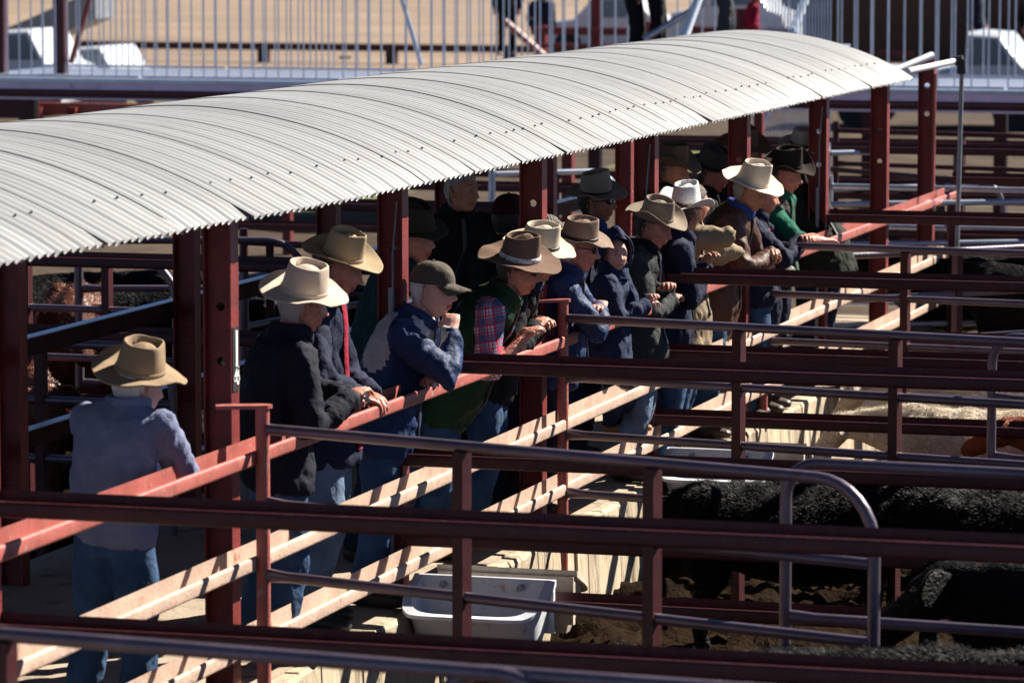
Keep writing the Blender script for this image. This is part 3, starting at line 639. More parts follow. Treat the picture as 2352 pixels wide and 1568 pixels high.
def hat_parts(t, Mx, hm, band, style, k=1.0):
    """felt hat: crown with dished top, curled brim; Mx places it, x forward"""
    B, Bs, CH, dishr, curl, dip = {'aus': (.195,.175,.125,.032,.022,.018), 'west': (.190,.165,.12,.036,.052,.034), 'wide': (.215,.195,.13,.02,.030,.020), 'small': (.16,.145,.105,.02,.012,.012), 'flatb': (.205,.175,.125,.034,.034,.008)}[style]
    hr = random.Random(t.name+hm); CH *= hr.uniform(.88, 1.1); curl *= hr.uniform(.6, 1.45); dip *= hr.uniform(.5, 1.5); skew = hr.uniform(-.5, .5); pk = hr.uniform(.8, 1.25); sl_ = hr.uniform(-.004, .018)
    n = 40; mb = MB(); rs = []
    def rg(fr, f2, z, fn=None):
        r_ = []
        for j in range(n):
            a = 2*math.pi*j/n; c, s = math.cos(a), math.sin(a); x, y, zz = fr*c, f2*s, z
            if fn: x, y, zz = fn(a, x, y, zz)
            r_.append(Vector((x, y, zz)))
        return r_
    def crown(a, x, y, z):
        u = z/CH; pin = math.exp(-((x-.072)/.035)**2)*max(0, u-.25)
        y *= 1-min(.6, .48*pk)*pin; y += .006*skew*u; z -= .006*u*max(0, noise.noise((1.5*math.cos(a), 1.5*math.sin(a), ord(t.name[-1])))); z += (sl_*math.cos(a)*u if style != 'small' else -.01*math.cos(a)*u) ; return x, y, z
    def bz(tt):
        def f(a, x, y, z):
            c, s = math.cos(a), math.sin(a); z += curl*(1+skew*(1 if s > 0 else -1)*.5)*abs(s)**2.2*tt**1.6 - dip*(max(0, c)**2)*tt**1.3 - dip*.5*(max(0, -c)**2)*tt**1.3
            z += .016*tt*noise.noise((2*c+len(t.name)+B*40, 2*s+ord(t.name[-1]), k)); return x, y, z
        return f
    rin, rs_in = .104, .088
    outer = [(rin+(B-rin)*q, rs_in+(Bs-rs_in)*q, q) for q in (1, .96, .8, .6, .4, .2, .05)]
    rs.append(rg(rin-.006, rs_in-.006, -.004))
    for a_, b_, q in reversed(outer): rs.append(rg(a_, b_, -.0035, bz(q)))
    rs.append(rg(B+.003, Bs+.003, 0, bz(1)))
    for a_, b_, q in outer: rs.append(rg(a_, b_, .0035, bz(q)))
    for u in (.03,.1,.25,.45,.65,.82,.93): rs.append(rg(rin-.010*u-.006*u*u, rs_in-.010*u-.006*u*u, CH*u+.003, crown))
    rs.append(rg(.087,.071, CH*1.0, crown)); rs.append(rg(.083,.067, CH*1.015, crown)); rs.append(rg(.078,.062, CH*.99, crown))
    dz = CH-dishr
    rs.append(rg(.072,.056, dz+.004, crown)); rs.append(rg(.064,.049, dz-.002, crown)); rs.append(rg(.054,.040, dz+.008, crown)); rs.append(rg(.034,.025, dz+.020, crown)); rs.append(rg(.003,.002, dz+.026, None))
    mb.rings([[Mx @ (p*k) for p in r] for r in rs], cap=False)
    o = mb.build('hat', HATM[hm], t, smooth='all')
    h = .016 if band != 'hide' else .026
    bn = MB(); pr = [(0, .005), (.0035, .006), (.004, .005+h*.5), (.0035, .005+h), (0, .005+h+.001)]
    bn.rings([[Mx @ (p*k) for p in rg(rin+.0005+a_-.01*b_/CH, rs_in+.0005+a_-.01*b_/CH, b_)] for a_, b_ in pr], cap=False)
    bn.build('hat_band', HATM[band], o, smooth='all')
    return o
def cap_parts(t, Mx, hm, k=1.0):
    mb = MB(); n = 32; rs = []
    for i in range(12):
        e = math.pi/2*i/11.5; ring = []
        for j in range(n):
            a = 2*math.pi*j/n; seam = 1-.012*abs(math.cos(3*a))**8
            ring.append(Mx @ (Vector((.108*math.cos(e)**.75*math.cos(a)*seam-.004, .086*math.cos(e)**.75*math.sin(a)*seam, .100*math.sin(e)-.008))*k))
        rs.append(ring)
    mb.rings([[p.copy() for p in rs[0]]]+rs, cap=False); mb.ell(Mx @ (Vector((-.004,0,.093))*k), (.008,.008,.005))
    o = mb.build('cap', HATM[hm], t, smooth='all')
    br = MB(); top = []; bot = []; 
    rows = []
    for q in (0, .35, .7, 1):
        row = []
        for j in range(13):
            a = R(-62+124*j/12); c, s = math.cos(a), math.sin(a)
            x = .100*c+q*.082*(c**.6); y = .084*s*(1-.06*q); row.append(Vector((x, y, -.004-.018*q-.022*(s*s)*(.4+q))))
        rows.append(row)
    grid = [[Mx @ (p*k) for p in r] for r in rows]; und = [[Mx @ ((p-Vector((0,0,.006)))*k) for p in r] for r in rows]
    loops = [[grid[i][j] for i in range(4)]+[und[i][j] for i in range(3, -1, -1)] for j in range(13)]
    br.rings(loops); br.build('peak', HATM[hm], o, smooth=True)
    return o
def wrinkle(amp, sc=1.0, seed=0):
    def f(v, n):
        p = Vector((v.x*9*sc, v.y*9*sc+seed, v.z*5*sc)); a = noise.noise(p); b = noise.noise(p*2.7+Vector((3, 1, seed)))
        return amp*((1-2.2*abs(a))*.9+.6*(1-2*abs(b)))
    return f
LEN = []
def person(nm, head, X=None, z=None, hip=None, hd=0, yaw=0, pitch=8, RH=None, LH=None, skin='a', hair='grey', hat=None, cap=None, top='navy', leg='jeans', shoe='boot', label='', build=1.0, k=1.0,
           hands='over', sleeve=None, bare=.0, vest=False, coll=None, glasses=False, feet=None, belly=0, group=None, hem=.05, extra=None, legshow=True, coat=0, neckfwd=0, dyR=-.03, hood=False, headk=1.0, panels=(), child=False, neck=.115, hroll=15):
    """head: pixel of the skull centre; X or z fixes its depth.  RH/LH: ((elbow px),(hand px)) with depth offsets"""
    if X is not None: H = onX(head[0], head[1], X)
    else: H = onZ(head[0], head[1], z)
    h = R(hd); fw = Vector((math.cos(h), math.sin(h), 0)); lt = Vector((-math.sin(h), math.cos(h), 0)); zz = Vector((0,0,1))
    P = onY(hip[0], hip[1], H.y) if hip else H-Vector((0,0,.68))-fw*.05
    if not hip: P.z = max(.86, min(1, H.z-.66))
    y_, p_ = R(yaw), R(pitch); Rm = Matrix.Rotation(y_, 3, 'Z') @ Matrix.Rotation(p_, 3, 'Y')
    HF = Rm @ Vector((1,0,0)); HU = Rm @ Vector((0,0,1))
    hk = k*headk
    N = H-HU*neck*hk-HF*.03*hk; N = N-fw*neckfwd
    sp = (N-P); SL = sp.length; su = sp.normalized()
    if SL < .5*k: P = N-su*.5*k; SL = .5*k
    dp = lt.cross(su).normalized()*-1          # depth axis, forwards
    if dp.dot(fw) < 0: dp = -dp
    base = Vector((P.x, P.y, 0)); t = thing(nm, (base.x, base.y, (feet[0].z if feet else 0)), label, 'person', group)
    LEN.append((label[:30], round(H.x, 2), round(H.y, 2), round(H.z, 2), 'spine', round(SL/k, 2)))
    b = build*.94
    def spine(u):
        bend = math.sin(math.pi*min(1, max(0, u)))*.045*k
        return P+su*(SL*u)-dp*bend
    SH = {}; 
    for s in (-1, 1): SH[s] = spine(.86)+lt*(s*.178*k*b)+dp*.01
    # arms
    arms = {}
    for s, A in ((-1, RH), (1, LH)):
        S = SH[s]
        if A is None: E = S-zz*.27*k-fw*.03+lt*s*.05; Hn = E-zz*.22*k+fw*.09*k
        elif len(A) == 2 and not isinstance(A[0], Vector):
            (ex, ey, *ed), (hx, hy, *hh) = A; ed = ed[0] if ed else s*.2*lt.y; hh = hh[0] if hh else 0
            E = onY(ex, ey, H.y+ed); Hn = onY(hx, hy, H.y+hh)
        else: E, Hn = A
        # keep believable bone lengths: pull the elbow towards the right distances
        ua, fa = .31*k, .255*k
        for _ in range(8):
            v = E-S; E = S+v*((1+ (ua/v.length-1)*.5)); v = E-Hn; E = Hn+v*((1+(fa/max(.01, v.length)-1)*.5))
        arms[s] = (S, E, Hn); LEN.append(('   arm', s, round((E-S).length/k, 2), round((Hn-E).length/k, 2), tuple(round(c, 2) for c in Hn)))
    # legs
    if feet is None:
        fx = P.x-.10*fw.x; feet = [Vector((P.x-.06*fw.x, P.y, 0))-lt*.12*k-Vector((0,0,0)), Vector((P.x-.12*fw.x, P.y, 0))+lt*.13*k]
    legs = []
    for s, F in ((-1, feet[0]), (1, feet[1])):
        A_ = F+zz*.085*k; Hp = P+lt*s*.085*k*b-zz*.03*k; kn = (A_+Hp)/2+fw*.04*k+zz*.01; legs.append((Hp, kn, A_, F))
    # ---- body: one skin surface
    mb = MB(); mb.tube([spine(u) for u in (0,.25,.5,.75,.9,1.0)], [(w*b*k*.82, d*b*k*.82) for w, d in ((.165,.115), (.15,.10), (.155,.11), (.17,.11), (.14,.085), (.06,.055))], 14, side=lt)
    mb.tube([N-su*.03*k, N+(H-N)*.35, H-HU*.05*hk-HF*.025*hk], [.064*hk*b**.5, .057*hk*b**.5, .058*hk], 12)
    for s, (S, E, Hn) in arms.items():
        wd = (Hn-E).normalized(); mb.tube([spine(.86)+lt*s*.08*k, S, S+(E-S)*.5, E, E+(Hn-E)*.4, Hn, Hn+wd*.02], [.06*k, .052*k, .046*k, .038*k, .038*k, .027*k, .026*k], 10)
    for Hp, kn, A_, F in legs: mb.tube([P, Hp, Hp+(kn-Hp)*.5, kn, kn+(A_-kn)*.35, A_, F+zz*.03*k], [.08*k*b, .085*k*b, .072*k, .055*k, .054*k, .038*k, .035*k], 10)
    body = remesh(mb, .016*k, 2); body.m = [0]*len(body.f)
    hp = head_pts(hk, kid=child); fl = len(body.f); hb = MB(); hb.rings([[H+Rm @ p for p in r] for r in hp])
    nv = len(body.v); body.add(hb.v, hb.f, 0)
    nu = 44
    for fi in range(fl, len(body.f)):
        f = body.f[fi]; c = sum((body.v[i] for i in f), Vector())/len(f)-H; q = Rm.transposed() @ c
        if q.x > .07*hk and abs(q.y) < (.017 if child else .024)*hk and (-.064 if child else -.070)*hk < q.z < (-.050 if child else -.044)*hk: body.m[fi] = 1
    for s in (-1, 1):
        e = MB(); EM = Rm @ Matrix.Rotation(R(18*s), 3, 'Z') @ Matrix.Rotation(R(-12), 3, 'Y')
        c = H+Rm @ (Vector((-.008, s*.074, -.006))*hk); body.ell(c, Vector((.017,.008,.031))*hk, EM, 10, 8)
        rim = [c+EM @ (Vector((.016*math.cos(a_)-.002, s*.009, .030*math.sin(a_)))*hk) for a_ in [math.pi*(-.35+1.6*q/9) for q in range(10)]]
        body.tube(rim, .0042*hk, 6)
    for s, (S, E, Hn) in arms.items():
        d_ = (Hn-E).normalized(); hm_ = hand_mesh(hands if isinstance(hands, str) else hands[0 if s < 0 else 1], 1 if s < 0 else -1)
        up_ = (zz-d_*d_.dot(zz)); 
        if up_.length < .3: up_ = fw-d_*d_.dot(fw)
        up_.normalize(); sd_ = up_.cross(d_); HM = Matrix((d_, sd_, up_)).transposed()
        body.add([Hn+HM @ (v*k) for v in hm_.v], hm_.f, 0)
    body.build('body', [SKIN[skin], LIP], t, smooth='all')
    for s in (-1, 1):
        e = MB(); c = H+Rm @ (Vector((.0745, s*.031, .0165))*hk); ek = 1.12 if child else 1; e.ell(c, (.0112*hk*ek,)*3, None, 12, 9)
        e.ell(c+Rm @ (Vector((.0065,-s*.001,0))*hk), Vector((.0062,.0062,.0062))*hk*ek, None, 8, 7, 1); e.build('eye', [EYEW, IRIS], t, smooth='all')
        if not hair or hood:
            e = MB(); e.tube([H+Rm @ (Vector((.0935-.5*abs(q_-.5)**2*.04, s*(.014+.032*q_), .040+.004*math.sin(3*q_)))*hk) for q_ in (0,.33,.66,1)], .0024*hk, 6); e.build('eyebrow', HAIR['brown'], t, smooth='all')
    if hair and not hood:
        mb = MB(); rs = head_pts(hk, 40, 34, .006, False); n_ = 40
        keep = []; 
        for i in range(len(rs)-1):
            for j in range(n_):
                q = rs[i][j]/hk; el = q.z; fr = q.x
                hl = .075 if fr > .05 else (.05 if fr > .022 else (-.075 if fr < -.03 else -.075+.115*(fr+.03)/.052))
                if el > hl and not (abs(fr+.006) < .02 and el < .03): keep.append((i*n_+j, i*n_+(j+1) % n_, (i+1)*n_+(j+1) % n_, (i+1)*n_+j))
        vs = [H+Rm @ (p+p.normalized()*(.004*noise.noise(p*60)+.002)*hk) for r in rs for p in r]; mb.add(vs, keep)
        for s in (-1, 1): mb.tube([H+Rm @ (Vector((.093-.5*abs(q_-.5)**2*.04, s*(.016+.032*q_), .040+.004*math.sin(3*q_)))*hk) for q_ in (0,.33,.66,1)], .0024*hk, 6)
        mb.build('hair', HAIR[hair], t, smooth='all')
    if glasses:
        g = MB()
        for s in (-1, 1): g.ell(H+Rm @ (Vector((.096, s*.032, .014))*hk), Vector((.006,.026,.019))*hk, Rm @ Matrix.Rotation(R(12*s), 3, 'Z'), 12, 8); g.tube([H+Rm @ (Vector((.092, s*.056, .019))*hk), H+Rm @ (Vector((0, s*.080, .012))*hk)], .003, 6)
        g.build('sunglasses', SHADE, t, smooth='all')
    # ---- trousers
    if legshow:
        mb = MB(); mb.tube([P-zz*.10*k, P-zz*.02*k, P+su*.10*k, P+su*.16*k], [(.145*k*b,.11*k*b), (.160*k*b,.120*k*b), (.148*k*b,.11*k*b), (.14*k*b,.10*k*b)], 14, side=lt)
        for Hp, kn, A_, F in legs: mb.tube([Hp+zz*.06*k, Hp, Hp+(kn-Hp)*.5, kn, kn+(A_-kn)*.5, A_+zz*.03*k, A_-zz*.02*k], [.09*k*b, .100*k*b, .088*k, .072*k, .066*k, .062*k, .068*k], 12)
        wf = wrinkle(.010, 1.3, len(label) % 17); tr = remesh(mb, .015*k, 2, lambda v, n_: wf(v, n_)*min(1, max(0, (P.z-.10*k-v.z)/(.12*k)))); tr.m = [0]*len(tr.f)
        tr.build('trousers', CL[leg], t, smooth='all')
        sh = MB()
        for s, (Hp, kn, A_, F) in zip((-1, 1), legs):
            f2 = (fw+lt*s*.15).normalized(); sh = MB()
            sh.tube([F-f2*.075*k+zz*.045*k, F-f2*.03*k+zz*.05*k, F+f2*.05*k+zz*.048*k, F+f2*.13*k+zz*.036*k, F+f2*.185*k+zz*.03*k, F+f2*.20*k+zz*.026*k], [(.034*k,.04*k), (.04*k,.048*k), (.046*k,.046*k), (.05*k,.034*k), (.04*k,.026*k), (.02*k,.014*k)], 12, side=lt)
            sh.tube([F+zz*.05*k, A_+zz*.07*k], [.05*k, .052*k], 10); r_ = remesh(sh, .011*k, 1); r_.build('shoe', CL[shoe], t, smooth='all')
    # ---- jacket
    mb = MB(); hz = hem+coat
    rg = [(-hz/SL*k*1.1 if not coat else -hz/SL, .188, .146), (-.02, .188, .146+.02*belly), (.2, .180, .142+.05*belly), (.42, .172, .132+.04*belly), (.62, .182, .130), (.78, .190, .122), (.88, .18, .11), (.96, .115, .085), (1.02, .078, .074)]
    mb.tube([spine(u)+dp*(.03*belly if 0 < u < .5 else 0)+(zz*0) for u, _, _ in rg], [(w_*b*k, d_*b*k) for _, w_, d_ in rg], 18, side=lt)
    sl = MB()
    for s, (S, E, Hn) in arms.items():
        tgt = sl if sleeve else mb
        end = E+(Hn-E)*(1-bare) if bare < 1 else E+(E-S)*0
        tgt.tube([spine(.84)+lt*s*.10*k, S-dp*0, S+(E-S)*.45, E, E+(end-E)*.45, end-(end-E)*.04, end+(end-E).normalized()*.012], [.070*k*b, .070*k*b, .062*k*b, .054*k, .049*k, .040*k, .044*k], 12)
    if coll: pass
    j = remesh(mb, .0155*k, 2, wrinkle(.013, 1.25, (len(label)*7) % 19)); 
    if panels:
        j.m = [0]*len(j.f)
        for (xx, yy, dy, rad) in panels:
            pc = onY(xx, yy, H.y+dy)
            for i, f in enumerate(j.f):
                q = sum((j.v[a_] for a_ in f), Vector())/len(f)-pc
                if (q.x*q.x+q.y*q.y*.6+q.z*q.z*.35)**.5 < rad: j.m[i] = 1
    jo = j.build('jacket' if not vest else 'vest', [CL[top], CL['whitecloth']] if panels else CL[top], t, smooth='all')
    if sleeve: s_ = remesh(sl, .0145*k, 2, wrinkle(.008, 1.2, 3)); s_.build('shirt_sleeves', CL[sleeve], t, smooth='all')
    cm = MB(); cl_ = []
    for q in range(19):
        a_ = 2*math.pi*(.04+.92*q/18); cl_.append(N+(H-N)*.12+dp*(.086*k*math.cos(a_)+.004)+lt*(.082*k*math.sin(a_))-su*(.045*k*max(0, math.cos(a_))**2))
    cm.tube(cl_, [(.030*k, .012*k)]*19, 8, side=su); cm.build('collar', CL[coll or top], jo, smooth=True)
    if not hood:
        pm = MB(); pw = (.030 if coll == 'red' else .011)*k
        pm.tube([spine(u)+dp*(d_*b*k+.010*k+(.03*belly*k if 0 < u < .5 else 0)) for u, d_ in ((.95, .088), (.88, .108), (.78, .126), (.62, .136), (.42, .142+.04*belly), (.2, .146+.05*belly), (.0, .150))], [(pw, .008*k)]*7, 8, side=lt)
        pm.build('lining' if coll == 'red' else 'zip', CL[coll] if coll in ('red', 'emerald') else ZIP, jo, smooth=True)
    if bare == 0:
        for s, (S, E, Hn) in arms.items():
            d_ = (Hn-E).normalized(); cu = MB(); cu.tube([Hn-d_*.050*k, Hn-d_*.046*k, Hn-d_*.006*k, Hn-d_*.001*k], [.040*k, .046*k, .044*k, .037*k], 14); cu.build('cuff', CL[top], jo, smooth=True)
    if hood:
        mb = MB(); rs = head_pts(hk, 36, 26, .040, False); n_ = 36; loops = []
        vs = []; 
        pts = [[(p+Vector((-.012 if p.x < 0 else .006, 0, .030*hk*max(0, p.z/.12)**2 + .02*max(0, 1-abs(p.y)/.05)*max(0, p.z/.12)))) for p in r] for r in rs]
        fs = [];
        for i in range(len(pts)-1):
            for j_ in range(n_):
                q = pts[i][j_]/hk
                if not (q.x > .030 and q.z < .115): fs.append((i*n_+j_, i*n_+(j_+1) % n_, (i+1)*n_+(j_+1) % n_, (i+1)*n_+j_))
        mb.add([H+Rm @ p for r in pts for p in r], fs); mb.tube([H-HF*.05*hk-HU*.06*hk, N-su*.05], [.11*hk, .12*hk], 14, cap=False)
        ring = [H+Rm @ (Vector((.042+.044*math.sin(a_), .112*math.cos(a_), .004+.148*math.sin(a_)))*hk) for a_ in [2*math.pi*q/28 for q in range(29)]]
        mb.tube(ring, .011*hk, 8); mb.build('hood', CL[top], jo, smooth='all')
    # ---- hat
    if hat:
        hm, band, style, tilt, kk = hat; HM = Matrix.Translation(H+HU*.062*hk+HF*.0) @ (Matrix.Rotation(R(hroll), 3, Vector((math.cos(YAW), math.sin(YAW), 0))) @ Rm @ Matrix.Rotation(R(tilt), 3, 'Y')).to_4x4(); hat_parts(t, HM, hm, band, style, kk*hk*.95)
    if cap: HM = Matrix.Translation(H+HU*.045*hk) @ (Rm @ Matrix.Rotation(R(-4), 3, 'Y')).to_4x4(); cap_parts(t, HM, cap, hk)
    info = dict(H=H, P=P, N=N, Rm=Rm, arms=arms, spine=spine, lt=lt, dp=dp, su=su, t=t, jo=jo)
    return info
G = 'spectators leaning on the walkway railing'
person('person', (314, 888), X=-.14, neck=.075, hroll=24, hip=(262, 1210), hd=76, yaw=52, pitch=14, RH=((412, 1040, .0), (350, 1075, .30)), LH=((255, 1080, .3), (330, 1085, .45)), skin='b', hair='white', hat=('tan', 'tan', 'aus', 0, 1.03), top='greyblue',
       label='person in a grey-blue sweatshirt and tan hat, back turned, leaning at the left', hem=.03, build=1.0, group=G)
person('person', (692, 702), X=.02, hroll=23, hip=(640, 1085), hd=38, yaw=38, pitch=12, RH=((758, 940, -.1), (800, 918, .0)), LH=((700, 900, .35), (790, 905, .15)), skin='a', hair='grey', hat=('cream', 'cream', 'aus', 0, 1.03), top='blackwool',
       label='person in a black jumper and off-white hat with both hands on the rail', hem=.05, build=1.05, group=G, shoe='boot')
person('person', (776, 618), X=-.10, hip=(752, 1030), hd=5, yaw=8, pitch=20, RH=((772, 868, -.22), (828, 912, -.12)), LH=((800, 860, .2), (850, 905, .05)), skin='a', hair='brown', hat=('straw', 'straw', 'flatb', -4, .94), top='navy', leg='jeans_pale',
       label='person in a navy jacket with red lining and stained straw-coloured hat, looking down', coll='red', hem=.06, group=G, shoe='shoe')
person('person', (948, 552), z=1.56, hip=(862, 905), hd=5, yaw=-12, pitch=4, RH=((842, 810, -.2), (905, 905, -.1)), LH=None, skin='a', hair='grey', hat=('olive', 'olive', 'small', -2, 1.12), top='teal', leg='jeans_dark',
       label='smiling person in a teal jacket and small dark olive hat behind a red post', hem=.12, build=1.05)
person('person', (1060, 440), z=1.60, hip=None, hd=-50, yaw=-22, pitch=4, skin='c', hair='grey', top='black', leg='black', label='bareheaded grey-haired person in a black jumper standing in the shade under the roof', build=1.1)
person('person', (1170, 505), z=1.55, hip=None, hd=80, yaw=70, pitch=2, skin='c', hair='dark', cap='capm', top='black', leg='black', label='person in a dark maroon cap standing in shade, back turned', build=1.0)
cp = person('person', (992, 668), X=.12, hip=(885, 985), hd=0, yaw=-2, pitch=8, RH=((1030, 838, -.14), (1036, 762, -.03)), LH=((965, 862, .22), (985, 872, .05)), skin='b', hair='white', cap='capo', top='navy2', hands=('fist', 'over'), leg='jeans',
       label='white-haired person in an olive cap resting the chin on a hand', hem=.1, build=1.08, group=G, neckfwd=.02, panels=((862, 765, -.15, .105), (992, 745, -.08, .085)))
person('person', (1188, 622), X=.12, hip=(1012, 930), hd=8, yaw=6, pitch=12, RH=((1148, 812, -.2), (1196, 785, -.12)), LH=((1150, 800, .25), (1200, 775, .1)), skin='a', hair='brown', hat=('brown', 'hide', 'wide', -4, 1.0), top='green', vest=True, sleeve='plaid', bare=.75,
       label='person in a green vest, plaid shirt and brown hat with a cow-hide band', belly=.6, build=1.08, glasses=True, group=G, hem=.06)
person('person', (1232, 592), X=.07, hip=(1120, 880), hd=6, yaw=12, pitch=14, RH=((1190, 752, -.2), (1228, 755, -.08)), LH=((1210, 740, .2), (1240, 750, .1)), skin='a', hair='grey', hat=('cream2', 'bandd', 'aus', -3, 1.0), top='black', leg='jeans',
       label='person in a black jacket and bone-coloured hat beside the post numbered 113', coll='navy', glasses=True, group=G)
person('person', (1252, 548), X=-.1, hip=(1180, 830), hd=10, yaw=20, pitch=8, RH=((1276, 668, -.2), (1262, 712, .02)), LH=((1260, 700, .2), (1270, 705, .1)), skin='a', hair='brown', top='camo', leg='jeans_dark',
       label='person in a camouflage jacket mostly hidden behind the post numbered 113', group=G)
person('person', (1325, 572), X=.08, hip=(1265, 850), hd=12, yaw=18, pitch=12, RH=((1328, 715, -.2), (1378, 712, .08)), LH=((1350, 715, .22), (1372, 716, .0)), skin='a', hair='white', hat=('taupe', 'bandd', 'aus', -2, .98), top='navy2', leg='jeans_dark',
       label='person with folded arms in a blue-navy jacket, taupe hat and sunglasses', glasses=True, belly=.6, build=1.04, group=G, hem=.06)
person('person', (1368, 466), X=-.45, hip=None, hd=15, yaw=2, pitch=2, skin='c', hair='dark', hat=('fawn', 'bandd', 'aus', -4, .96), top='navy', coll='blueshirt', glasses=True, leg='jeans_dark', label='person in dark glasses and a fawn hat standing behind the folded arms of another')
bp = onX(1418, 1012, -.04)
boy = person('person', (1414, 586), X=.04, hip=(1402, 800), hd=0, yaw=-52, pitch=2, RH=((1418, 690, -.14), (1482, 702, -.05)), LH=((1460, 690, .12), (1490, 690, .05)), skin='b', hair='brown', top='boynavy', leg='boynavy', shoe='tanboot', k=.70, headk=1.06, hood=True, child=True,
       label='small child in a navy hooded jumper looking at the camera over the shoulder', feet=[Vector((-.16, onX(1405,1010,-.16).y, .262)), Vector((-.10, onX(1440, 1005, -.10).y, .262))], group=G, hem=.1, build=1.1)
person('person', (1500, 522), X=.05, hip=(1470, 800), hd=2, yaw=-8, pitch=20, RH=((1488, 705, -.2), (1538, 690, .05)), LH=((1510, 690, .2), (1530, 668, .0)), skin='a', hair='dark', hat=('stained', 'stained', 'west', -8, .98), top='grey', leg='jeans_pale', coll='black',
       label='person with crossed arms in a charcoal hooded jumper and stained fawn hat', build=1.06, group=G)
person('person', (1572, 492), X=.1, hip=(1535, 760), hd=20, yaw=62, pitch=10, RH=((1572, 632, -.18), (1612, 618, .06)), LH=((1585, 625, .15), (1618, 610, .1)), skin='c', hair='brown', hat=('white', 'bandt', 'west', -6, .95), top='navy', leg='jeans',
       label='person in a navy shirt and white woven straw hat, face turned away', group=G, build=1.02)
person('person', (1590, 470), X=-.02, hip=(1575, 720), hd=-5, yaw=50, pitch=6, RH=((1645, 548, -.1), (1598, 560, -.02)), LH=((1640, 560, .2), (1600, 590, .1)), skin='a', hair='brown', top='tan', leg='jeans', label='person in a tan canvas jacket with bent elbow behind the white straw hat', group=G, hem=.2)
person('person', (1540, 392), z=1.60, hip=None, hd=10, yaw=0, pitch=14, skin='c', hair='brown', hat=('dbrown', 'dbrown', 'west', -8, .95), top='darkgreen', leg='jeans_dark', label='person in a plain brown hat partly behind the post by the white straw hat')
person('person', (1634, 400), z=1.52, hip=None, hd=5, yaw=2, pitch=14, skin='a', hair='dark', hat=('dgrey', 'dgrey', 'small', -2, 1.1), top='black', leg='black', label='person in a charcoal hat with small gold pins and a dark jacket', build=1.08)
person('person', (1722, 440), X=.14, hip=(1640, 690), hd=2, yaw=-4, pitch=18, RH=((1708, 580, -.2), (1762, 592, -.04)), LH=((1740, 570, .15), (1768, 585, .03)), skin='c', hair='grey', hat=('ivory', 'ivory', 'flatb', -2, 1.0), top='brown', leg='jeans', coll='blueshirt', hands='clasp',
       label='person in a brown oilskin jacket and ivory hat with clasped hands', build=1.1, group=G, hem=.18)
person('person', (1748, 452), X=.02, hip=(1735, 640), hd=10, yaw=30, pitch=14, RH=((1785, 575, -.2), (1832, 560, 0)), LH=((1800, 560, .2), (1842, 552, .05)), skin='a', hair='dark', top='navy', leg='jeans', label='person in a navy jacket bent low behind the brown oilskin jacket', group=G)
person('person', (1802, 402), X=.06, hip=(1775, 600), hd=-8, yaw=-6, pitch=14, RH=((1842, 552, -.2), (1890, 552, -.03)), LH=((1800, 545, .22), (1848, 548, .05)), skin='a', hair='dark', hat=('black', 'black', 'west', -8, 1.0), top='vest', vest=True, sleeve='emerald', bare=.7, coll='emerald', leg='jeans_dark',
       label='person in an olive vest over an emerald shirt and a black hat', build=1.12, group=G)
person('person', (1842, 352), X=-.2, hip=(1880, 560), hd=-30, yaw=-12, pitch=10, skin='a', hair='grey', hat=('grey', 'bandd', 'aus', -4, .95), top='darkgreen', coll='blueshirt', leg='jeans_dark', label='tall person in a long dark olive coat and stone-coloured hat behind the last occupied post', coat=.2, build=1.25, glasses=True)
person('person', (1704, 352), X=-.6, hip=None, hd=0, yaw=-8, pitch=6, skin='c', hair='dark', hat=('dbrown', 'dbrown', 'aus', 0, 1.05), top='black', leg='black', label='shaded person in a brown hat almost hidden behind a red post at the far end')
# ---------------------------------------------------------------- cattle
def coatm(name, col, col2, rough=.55, thr=.6, var=.4): return mat(name, col, rough, var=var, scale=5, bump=.9, bscale=60, col2=col2, thr=thr, stretch=(.5, 1, 1), spec=.08)
COAT = {'black': coatm('black_coat', (.005,.0045,.005), (.012,.009,.008)), 'cream': coatm('cream_coat', (.58,.47,.35), (.68,.58,.47), .8, var=.2), 'red': coatm('red_brown_coat', (.20,.055,.024), (.30,.10,.045)),
        'brown': coatm('brown_coat', (.09,.028,.013), (.16,.06,.028))}
FURM = {'black': mat('black_fur', (.011,.010,.010), .5, var=.5, spec=.04), 'cream': mat('cream_fur', (.80,.72,.60), .6, var=.2), 'red': mat('red_fur', (.34,.11,.045), .45, var=.3), 'brown': mat('brown_fur', (.16,.05,.022), .45, var=.3)}
TAG = {'blue': mat('pale_tag', (.45,.6,.9), .4), 'orange': mat('orange_tag', (.9,.22,.03), .4), 'yellow': mat('lime_tag', (.5,.6,.08), .4), 'white': mat('white_tag', (.85,.85,.88), .4), 'red': mat('red_tag', (.6,.02,.02), .4)}
